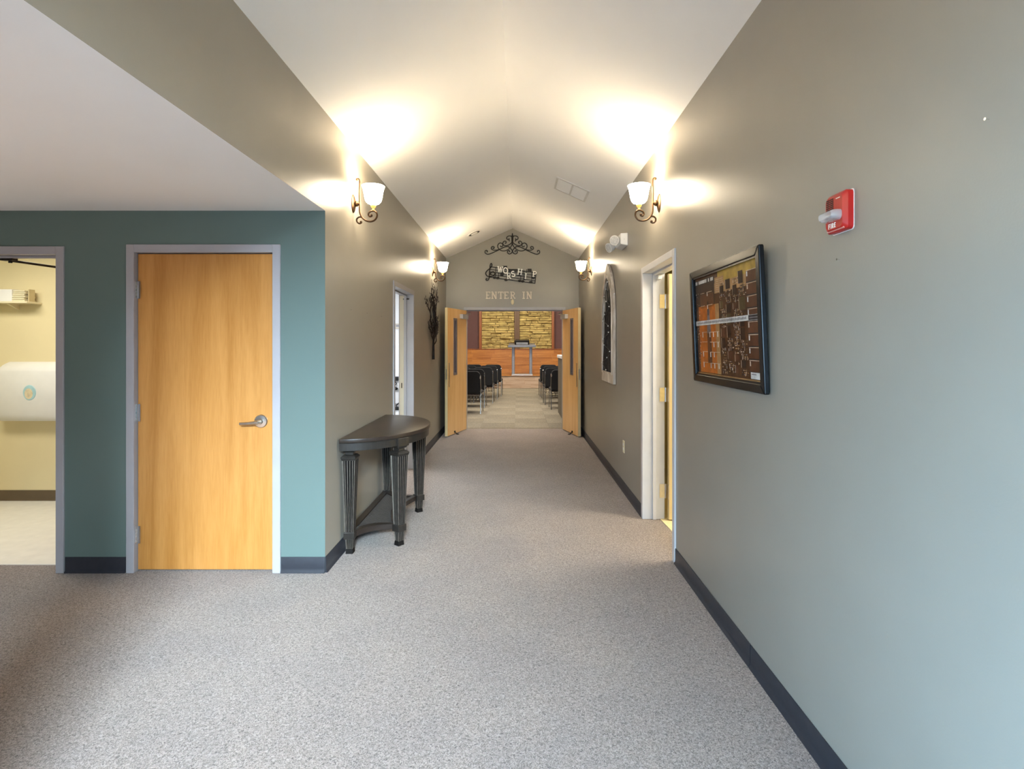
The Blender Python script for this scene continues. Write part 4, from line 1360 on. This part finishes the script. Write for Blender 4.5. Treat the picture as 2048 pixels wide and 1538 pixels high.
for k, p in enumerate(wire):
    MB().sphere((p[0] - 0.006, p[1], p[2]), 0.007, 8, 5).build('fairy_bulb', M['white'], ar, smooth=True)
for (y, z) in ((0.41, 0.60), (0.41, 0.93), (-0.405, 0.96)):
    MB().sphere((-0.02, y, z), 0.009, 8, 5).build('fairy_bulb', M['white'], ar, smooth=True)

# ------------------------------------------------------------------ metal tree on the left wall
tr = empty('metal_tree', (XL + 0.004, 7.80, 1.235))
tag(tr, 'dark metal tree sculpture with fine branches on the left wall', 'wall art')
rt = random.Random(5)
trunk = smooth_path([(0.02, 0.0, 0.0), (0.02, 0.004, 0.12), (0.022, -0.004, 0.24), (0.024, 0.01, 0.38)], 5)
MB().tube(trunk, [0.020 - 0.007 * i / len(trunk) for i in range(len(trunk))], 8).build('trunk', M['tree_metal'], tr, smooth=True)


def branch(p, ang, L, r, lvl, out):
    pts = [p]
    a = ang
    q = p
    for k in range(3):
        a += rt.uniform(-0.22, 0.22)
        q = (0.016 + rt.uniform(0, 0.03), q[1] + math.sin(a) * L / 3, q[2] + math.cos(a) * L / 3)
        pts.append(q)
    out.append((smooth_path(pts, 3), r))
    if lvl < 3:
        for k in range(3 if lvl < 2 else 2):
            j = rt.choice((1, 2, 3))
            branch(pts[j], ang * 0.75 + rt.uniform(-0.75, 0.75), L * rt.uniform(0.5, 0.72), r * 0.68, lvl + 1, out)


for a, L, zz in ((-1.0, 0.36, 0.20), (-0.55, 0.42, 0.24), (-0.2, 0.42, 0.30), (0.1, 0.42, 0.34), (0.42, 0.40, 0.27), (0.8, 0.36, 0.22), (1.15, 0.30, 0.20)):
    out = []
    branch((0.022, 0.0, zz), a, L, 0.0105, 0, out)
    mb = MB()
    for pts, r in out:
        mb.tube(pts, [r * (1 - 0.5 * i / len(pts)) for i in range(len(pts))], 5)
        e = pts[-1]
        mb.sphere(e, 0.012, 6, 4, 0.3, 1, 1.4)
    mb.build('branch', M['tree_metal'], tr, smooth=True)

# ------------------------------------------------------------------ nails left in the walls
for (x, y, z, s, lab) in ((XL, 4.0, 1.695, 1, 'bare nail in the left wall, nearest of three to the hall corner'), (XL, 4.42, 1.694, 1, 'bare nail in the left wall, middle one of three over the table'), (XL, 4.89, 1.694, 1, 'bare nail in the left wall, nearest of three to the doorway'),
                          (XR, 1.219, 1.94, -1, 'bare nail high on the right wall above the fire alarm'), (XR, 1.785, 1.717, -1, 'bare nail in the right wall below the fire alarm')):
    o = MB().tube([(0, 0, 0), (s * 0.008, 0, 0.001)], 0.0014, 8).lathe([(0.0035, s * 0.008), (0.0035, s * 0.0095)], 10, (0, 0, 0.001), 'X').build('wall_nail', M['chrome'])
    o.location = (x, y, z)
    tag(o, lab, 'nail', 'nails left in the hall walls')

# ------------------------------------------------------------------ restroom fittings
cst = empty('changing_station', (-4.30, 5.08, 1.0)); tag(cst, 'white fold-down baby changing station on the cream wall', 'changing station')
pf = [(0.0, -0.25), (-0.085, -0.25), (-0.10, -0.235), (-0.115, -0.19), (-0.115, 0.20), (-0.095, 0.235), (-0.04, 0.27), (0.0, 0.285)]
mb = MB()
rows = []
for u in (-0.43, -0.42, -0.39, 0.39, 0.42, 0.43):
    q = 1.0 - (max(0.0, abs(u) - 0.39) / 0.04) ** 2 * 0.25
    rows.append([(u, y * (q if y < 0 else 1), z * (1 - (1 - q) * 0.35)) for y, z in pf])
k = len(pf)
mb.add([p for r_ in rows for p in r_], [tuple(range(k - 1, -1, -1)), tuple(range(5 * k, 6 * k))] + [(j * k + i, j * k + (i + 1) % k, (j + 1) * k + (i + 1) % k, (j + 1) * k + i) for j in range(5) for i in range(k)])
mb.build('tray', M['white'], cst, smooth=True, angle=40)
MB().lathe([(0.066, -0.1155), (0.062, -0.1185), (0.0, -0.1195)], 28, (-0.105, 0, 0.01), 'Y', 0.9, 1.05).build('emblem', mat('pale_blue_emblem', (0.42, 0.66, 0.70), rough=0.5, var=0.1), cst)
MB().lathe([(0.042, -0.1195), (0.0, -0.1215)], 24, (-0.110, 0, 0.0), 'Y', 0.9, 1.15).build('emblem_centre', mat('cream_emblem', (0.72, 0.62, 0.42), rough=0.5, var=0.15, scale=40), cst)
shf = empty('wall_shelf', (-4.64, 5.08, 1.815)); tag(shf, 'narrow cream wall shelf high on the restroom wall', 'shelf')
MB().box(-0.30, 0.25, -0.16, 0, 0.0, 0.016).build('shelf_board', M['ivory'], shf, bevel=0.002, segs=1)
for bx_ in (-0.2, 0.02):
    MB().prism([(0, 0), (-0.12, 0), (0, -0.05)], bx_, bx_ + 0.02, lambda u, v, h: (h, u, v)).build('bracket', M['ivory'], shf)
pk = empty('paper_pack', (-4.645, 5.0, 1.831)); tag(pk, 'white pack of folded paper lying on the restroom shelf', 'paper pack')
MB().box(-0.28, 0.10, -0.06, 0.06, 0.0, 0.11).build('wrapper', M['white'], pk, bevel=0.006)
for k in range(6):
    MB().box(0.10, 0.215 - 0.008 * (k % 2), -0.058 + 0.002 * k, 0.056, 0.002 + 0.017 * k, 0.016 + 0.017 * k).build('folded_sheet', M['ivory'], pk, bevel=0.003)
MB().box(0.222, 0.232, -0.03, 0.03, 0.0, 0.112).build('end_card', mat('tan_card', (0.55, 0.45, 0.25), rough=0.6, var=0.1), pk)

# ------------------------------------------------------------------ office things seen through the left doorway
th_ = empty('wall_control', (-1.975, 9.1, 1.75)); tag(th_, 'small beige control box on the office wall', 'control box')
MB().box(-0.055, 0.055, -0.02, 0, -0.045, 0.045).build('case', mat('beige_plastic', (0.55, 0.50, 0.44), rough=0.5, var=0.05), th_, bevel=0.004)
MB().box(-0.03, 0.03, -0.023, -0.02, -0.01, 0.025).build('display', M['lectern'], th_)
ph_ = empty('wall_phone', (-2.015, 9.1, 0.82)); tag(ph_, 'black wall phone with hanging cord in the office', 'phone')
MB().box(-0.05, 0.05, -0.045, 0, 0.03, 0.10).build('cradle', M['black'], ph_, bevel=0.006)
MB().tube(smooth_path([(-0.01, -0.03, 0.03), (0.015, -0.03, -0.02), (-0.02, -0.03, -0.06), (0.0, -0.03, -0.09)], 5), 0.008, 8).build('cord', M['black'], ph_, smooth=True)
MB().sphere((0.005, -0.035, -0.10), 0.035, 12, 8, 1.2, 0.7, 0.7).build('receiver', M['black'], ph_, smooth=True)
cb = empty('low_cabinet', (-2.0, 8.82, 0.003)); tag(cb, 'low pale cabinet with a black top in the office', 'cabinet')
MB().box(-0.40, 0.40, -0.24, 0.26, 0, 0.42).build('body', M['white_wall'], cb, bevel=0.004)
MB().box(-0.42, 0.42, -0.26, 0.27, 0.42, 0.475).build('top', M['black'], cb, bevel=0.004)
pn = MB().tube([(-1.92, 8.70, 0.486), (-1.86, 8.66, 0.53)], 0.010, 8).build('black_pen', M['black'], smooth=True)
tag(pn, 'black marker resting on the low office cabinet', 'pen')

# ------------------------------------------------------------------ worship room: stage, wood wainscot, stone panels
SY = 18.3
stg = struct('floor_stage', MB().box(-5.1, 5.1, SY + 0.02, 20.5, 0, 0.40), M['plank'], 'honey wood stage platform at the end of the aisle', 'stage')
ns = MB().box(-5.1, 5.1, SY - 0.015, SY + 0.05, 0.395, 0.412).build('nosing', M['plank_dark'], stg)
rp = random.Random(2)


def plank_row(parent, name, m, x0, x1, z0, z1, y0, y1, lens, shift):
    x = x0 - shift
    while x < x1:
        w = rp.uniform(*lens)
        a, b = max(x, x0), min(x + w, x1)
        if b - a > 0.03:
            d = rp.uniform(0, 0.006)
            MB().box(a + 0.0015, b - 0.0015, y0 - d, y1, z0 + 0.0015, z1 - 0.0015).build(name, m, parent)
        x += w


for k in range(3):
    plank_row(stg, 'riser_plank', M['riser'], -2.2, 2.2, 0.004 + k * 0.130, 0.004 + (k + 1) * 0.130, SY + 0.005, SY + 0.02, (0.35, 0.9), rp.uniform(0, 0.6))
MB().box(-5.1, -2.2, SY, SY + 0.02, 0.004, 0.394).build('riser_panel', M['riser'], stg)
MB().box(2.2, 5.1, SY, SY + 0.02, 0.004, 0.394).build('riser_panel', M['riser'], stg)
wn = struct('wall_wainscot', MB().box(-5.1, 5.1, 20.44, 20.5, 0.40, 1.265), M['plank_trim'], 'honey plank wainscot behind the lectern', 'wainscot')
for k in range(6):
    plank_row(wn, 'plank', M['plank'], -2.4, 2.4, 0.404 + k * 0.143, 0.404 + (k + 1) * 0.143, 20.415, 20.44, (0.5, 1.3), rp.uniform(0, 0.9))
MB().box(-5.1, 5.1, 20.39, 20.5, 1.262, 1.30).build('cap_rail', M['plank_trim'], wn)


def stone_panel(xa, xb, label):
    p = empty('wall_stone_panel', ((xa + xb) / 2, 20.5, 1.30)); tag(p, label, 'stone panel', kind='structure')
    w = xb - xa
    MB().box(-w / 2, w / 2, -0.02, 0, 0, 2.3).build('backing', M['dark'], p)
    mb = MB()
    z = 0.0
    while z < 2.28:
        h = rp.uniform(0.045, 0.105)
        x = -w / 2
        while x < w / 2 - 0.02:
            L = rp.uniform(0.18, 0.60)
            b = min(x + L, w / 2)
            d = rp.uniform(0.03, 0.13)
            t = rp.uniform(-0.008, 0.008)
            vs = [(x + .003, -0.02, z + .002), (b - .003, -0.02, z + .002), (b - .003, -0.02, z + h - .002), (x + .003, -0.02, z + h - .002),
                  (x + .012, -d, z + .008 + t), (b - .010, -d * rp.uniform(.7, 1.1), z + .008), (b - .014, -d * rp.uniform(.7, 1.1), z + h - .008), (x + .009, -d, z + h - .008 + t)]
            mb.add(vs, [(0, 1, 2, 3), (7, 6, 5, 4), (0, 4, 5, 1), (1, 5, 6, 2), (2, 6, 7, 3), (3, 7, 4, 0)])
            x = b
        z += h
    o = mb.build('ledger_stone', M['stone'], p); o['kind'] = 'stuff'
    return p


kx = 20.45 / 1100
stone_panel((963.5 - 1035) * kx, (1029 - 1035) * kx, 'gold stacked-stone panel left of the wooden post')
stone_panel((1039 - 1035) * kx, (1103.5 - 1035) * kx, 'gold stacked-stone panel right of the wooden post')
for (xa, xb, nm, m, lab) in ((1029, 1039, 'trim_1', 'plank_dark', 'brown wooden post between the stone panels'), (958.5, 963.5, 'trim_2', 'plank_trim', 'red-brown trim left of the stone'), (1103.5, 1108.5, 'trim_3', 'plank_trim', 'red-brown trim right of the stone')):
    struct(nm, MB().box((xa - 1035) * kx, (xb - 1035) * kx, 20.38, 20.5, 1.30, 3.6), M[m], lab, 'trim')

# lectern on the stage
le = empty('lectern', (0.155, 18.85, 0.40)); tag(le, 'open grey metal lectern standing on the stage', 'lectern')
MB().box(-0.36, 0.36, -0.22, 0.22, 0.0, 0.05).build('base', mat('pale_steel_base', (0.50, 0.50, 0.50), rough=0.3, metal=0.6, var=0.05), le, bevel=0.006)
for s in (-1, 1):
    MB().box(s * 0.30 - 0.05, s * 0.30 + 0.05, -0.04, 0.04, 0.05, 0.98).build('post', M['lectern'], le, bevel=0.006)
    MB().box(s * 0.30 - 0.015, s * 0.30 + 0.015, -0.046, -0.038, 0.06, 0.97).build('post_highlight', mat('post_highlight_grey', (0.30, 0.30, 0.32), rough=0.4, metal=0.3, var=0.15, scale=20), le)  # pale strip painted in as the highlight on the post
tpl = MB()
tpl.add([(-0.45, -0.20, 0.97), (0.45, -0.20, 0.97), (0.45, 0.25, 1.06), (-0.45, 0.25, 1.06), (-0.45, -0.20, 1.01), (0.45, -0.20, 1.01), (0.45, 0.25, 1.10), (-0.45, 0.25, 1.10)],
        [(3, 2, 1, 0), (4, 5, 6, 7), (0, 1, 5, 4), (1, 2, 6, 5), (2, 3, 7, 6), (3, 0, 4, 7)])
tpl.build('reading_top', M['lectern'], le, bevel=0.005)
MB().box(-0.47, 0.47, -0.24, -0.19, 0.965, 1.035).build('front_lip', M['lectern'], le, bevel=0.004)
bk = empty('black_case', (0.155, 18.84, 1.473)); tag(bk, 'black case with a grey front lying on the lectern', 'case')
MB().box(-0.25, 0.25, -0.14, 0.14, 0, 0.15).build('shell', M['black'], bk, bevel=0.02, segs=3).rotation_euler = (math.radians(11), 0, 0)
MB().box(-0.20, 0.20, -0.150, -0.138, 0.005, 0.085).build('front_panel', mat('grey_case_front', (0.20, 0.21, 0.24), rough=0.4, var=0.1), bk, bevel=0.004).rotation_euler = (math.radians(11), 0, 0)

# sound booth half wall
sb = empty('sound_booth', (0.87, 9.9, 0)); tag(sb, 'taupe half wall with white cap on the right of the aisle', 'half wall')
MB().box(0, 0.12, 0, 1.9, 0, 1.17).build('side_panel', M['booth'], sb)
MB().box(0.12, 2.4, 1.78, 1.9, 0, 1.17).build('front_panel', M['booth'], sb)
MB().box(-0.02, 0.16, 0, 1.93, 1.17, 1.23).build('cap', M['white'], sb, bevel=0.006)
MB().box(0.16, 2.4, 1.76, 1.93, 1.17, 1.23).build('cap', M['white'], sb, bevel=0.006)


# ------------------------------------------------------------------ stacking chairs (they face the stage; backs toward the hall)
def make_chair():
    r = empty('stacking_chair')

    def cushion(x0, x1, y0, y1, z0, z1, rot=0.0, pivot=(0, 0, 0)):
        mb = MB().box(x0, x1, y0, y1, z0, z1)
        m = Matrix.Translation(pivot) @ Matrix.Rotation(rot, 4, 'X') @ Matrix.Translation((-pivot[0], -pivot[1], -pivot[2]))
        return mb.xf(m)
    cushion(-0.245, 0.245, 0.04, 0.50, 0.40, 0.47).build('seat', M['black_fabric'], r, bevel=0.028, segs=3)
    MB().box(-0.22, 0.22, 0.07, 0.48, 0.385, 0.402).build('seat_pan', M['brown_fabric'], r)
    for s in (-1, 1):
        MB().sphere((s * 0.203, 0.44, 0.432), 0.055, 12, 8, 0.76, 1.0, 0.75).build('seat_corner', M['brown_fabric'], r, smooth=True)
    b = MB()
    prof = rrect(0.47, 0.46, 0.095, 6)
    b.prism(prof, -0.028, 0.028, lambda u, v, h: (u, h + (v + 0.23) * -0.16, 0.66 + v))
    b.build('backrest', M['black_fabric'], r, bevel=0.014, segs=2)
    for s in (-1, 1):
        x = s * 0.235
        MB().tube(smooth_path([(x, -0.075, 0.80), (x, -0.045, 0.64), (x, 0.0, 0.44), (x, -0.02, 0.30), (x, -0.07, 0.0)], 5), 0.0115, 8).build('leg', M['silver'], r, smooth=True)
        MB().tube([(x, 0.42, 0.41), (x, 0.46, 0.0)], 0.0115, 8).build('leg', M['silver'], r, smooth=True)
        MB().box(x - 0.014, x + 0.014, -0.105, -0.075, 0.735, 0.785).build('bracket', M['chrome'], r, bevel=0.003)
        MB().tube([(x, -0.01, 0.40), (x, 0.44, 0.40)], 0.011, 8).build('seat_rail', M['silver'], r, smooth=True)
    rk = MB()
    for k in range(7):
        x = -0.20 + k * 0.066
        rk.tube([(x, 0.0, 0.36), (x, 0.01, 0.28), (x, 0.38, 0.28)], 0.004, 5)
    for y, z in ((0.0, 0.36), (0.01, 0.28), (0.38, 0.28)):
        rk.tube([(-0.23, y, z), (0.23, y, z)], 0.0045, 5)
    rk.build('book_rack', M['iron'], r)
    return r


ch0 = make_chair()
used = [False]


def place_chair(x, y, lab, group, rz=0.0):
    o = ch0 if not used[0] else copy_tree(ch0)
    used[0] = True
    o.location = (x, y, 0.002)
    o.rotation_euler = (0, 0, rz)
    tag(o, lab, 'chair', group)


ords = ['first', 'second', 'third', 'fourth', 'fifth']
for i, (xr, y) in enumerate(((-0.76, 11.55), (-0.745, 12.65), (-0.60, 13.65), (-0.525, 14.65), (-0.445, 15.5))):
    for j in range(3):
        seat = ('aisle chair', 'chair one in from the aisle', 'chair two in from the aisle')[j]
        place_chair(xr - 0.245 - j * 0.54, y + 0.07 * j * 0.3, 'black padded %s in the %s row left of the aisle' % (seat, ords[i]), 'chairs left of the aisle', math.radians(-2 - 2 * j))
for i, (xl, y) in enumerate(((0.738, 12.3), (0.65, 13.25), (0.655, 14.45), (0.622, 15.4))):
    for j in range(3):
        seat = ('aisle chair', 'chair one in from the aisle', 'chair two in from the aisle')[j]
        place_chair(xl + 0.245 + j * 0.54, y + 0.02 * j, 'black padded %s in the %s row right of the aisle' % (seat, ords[i]), 'chairs right of the aisle', math.radians(2 + 2 * j))
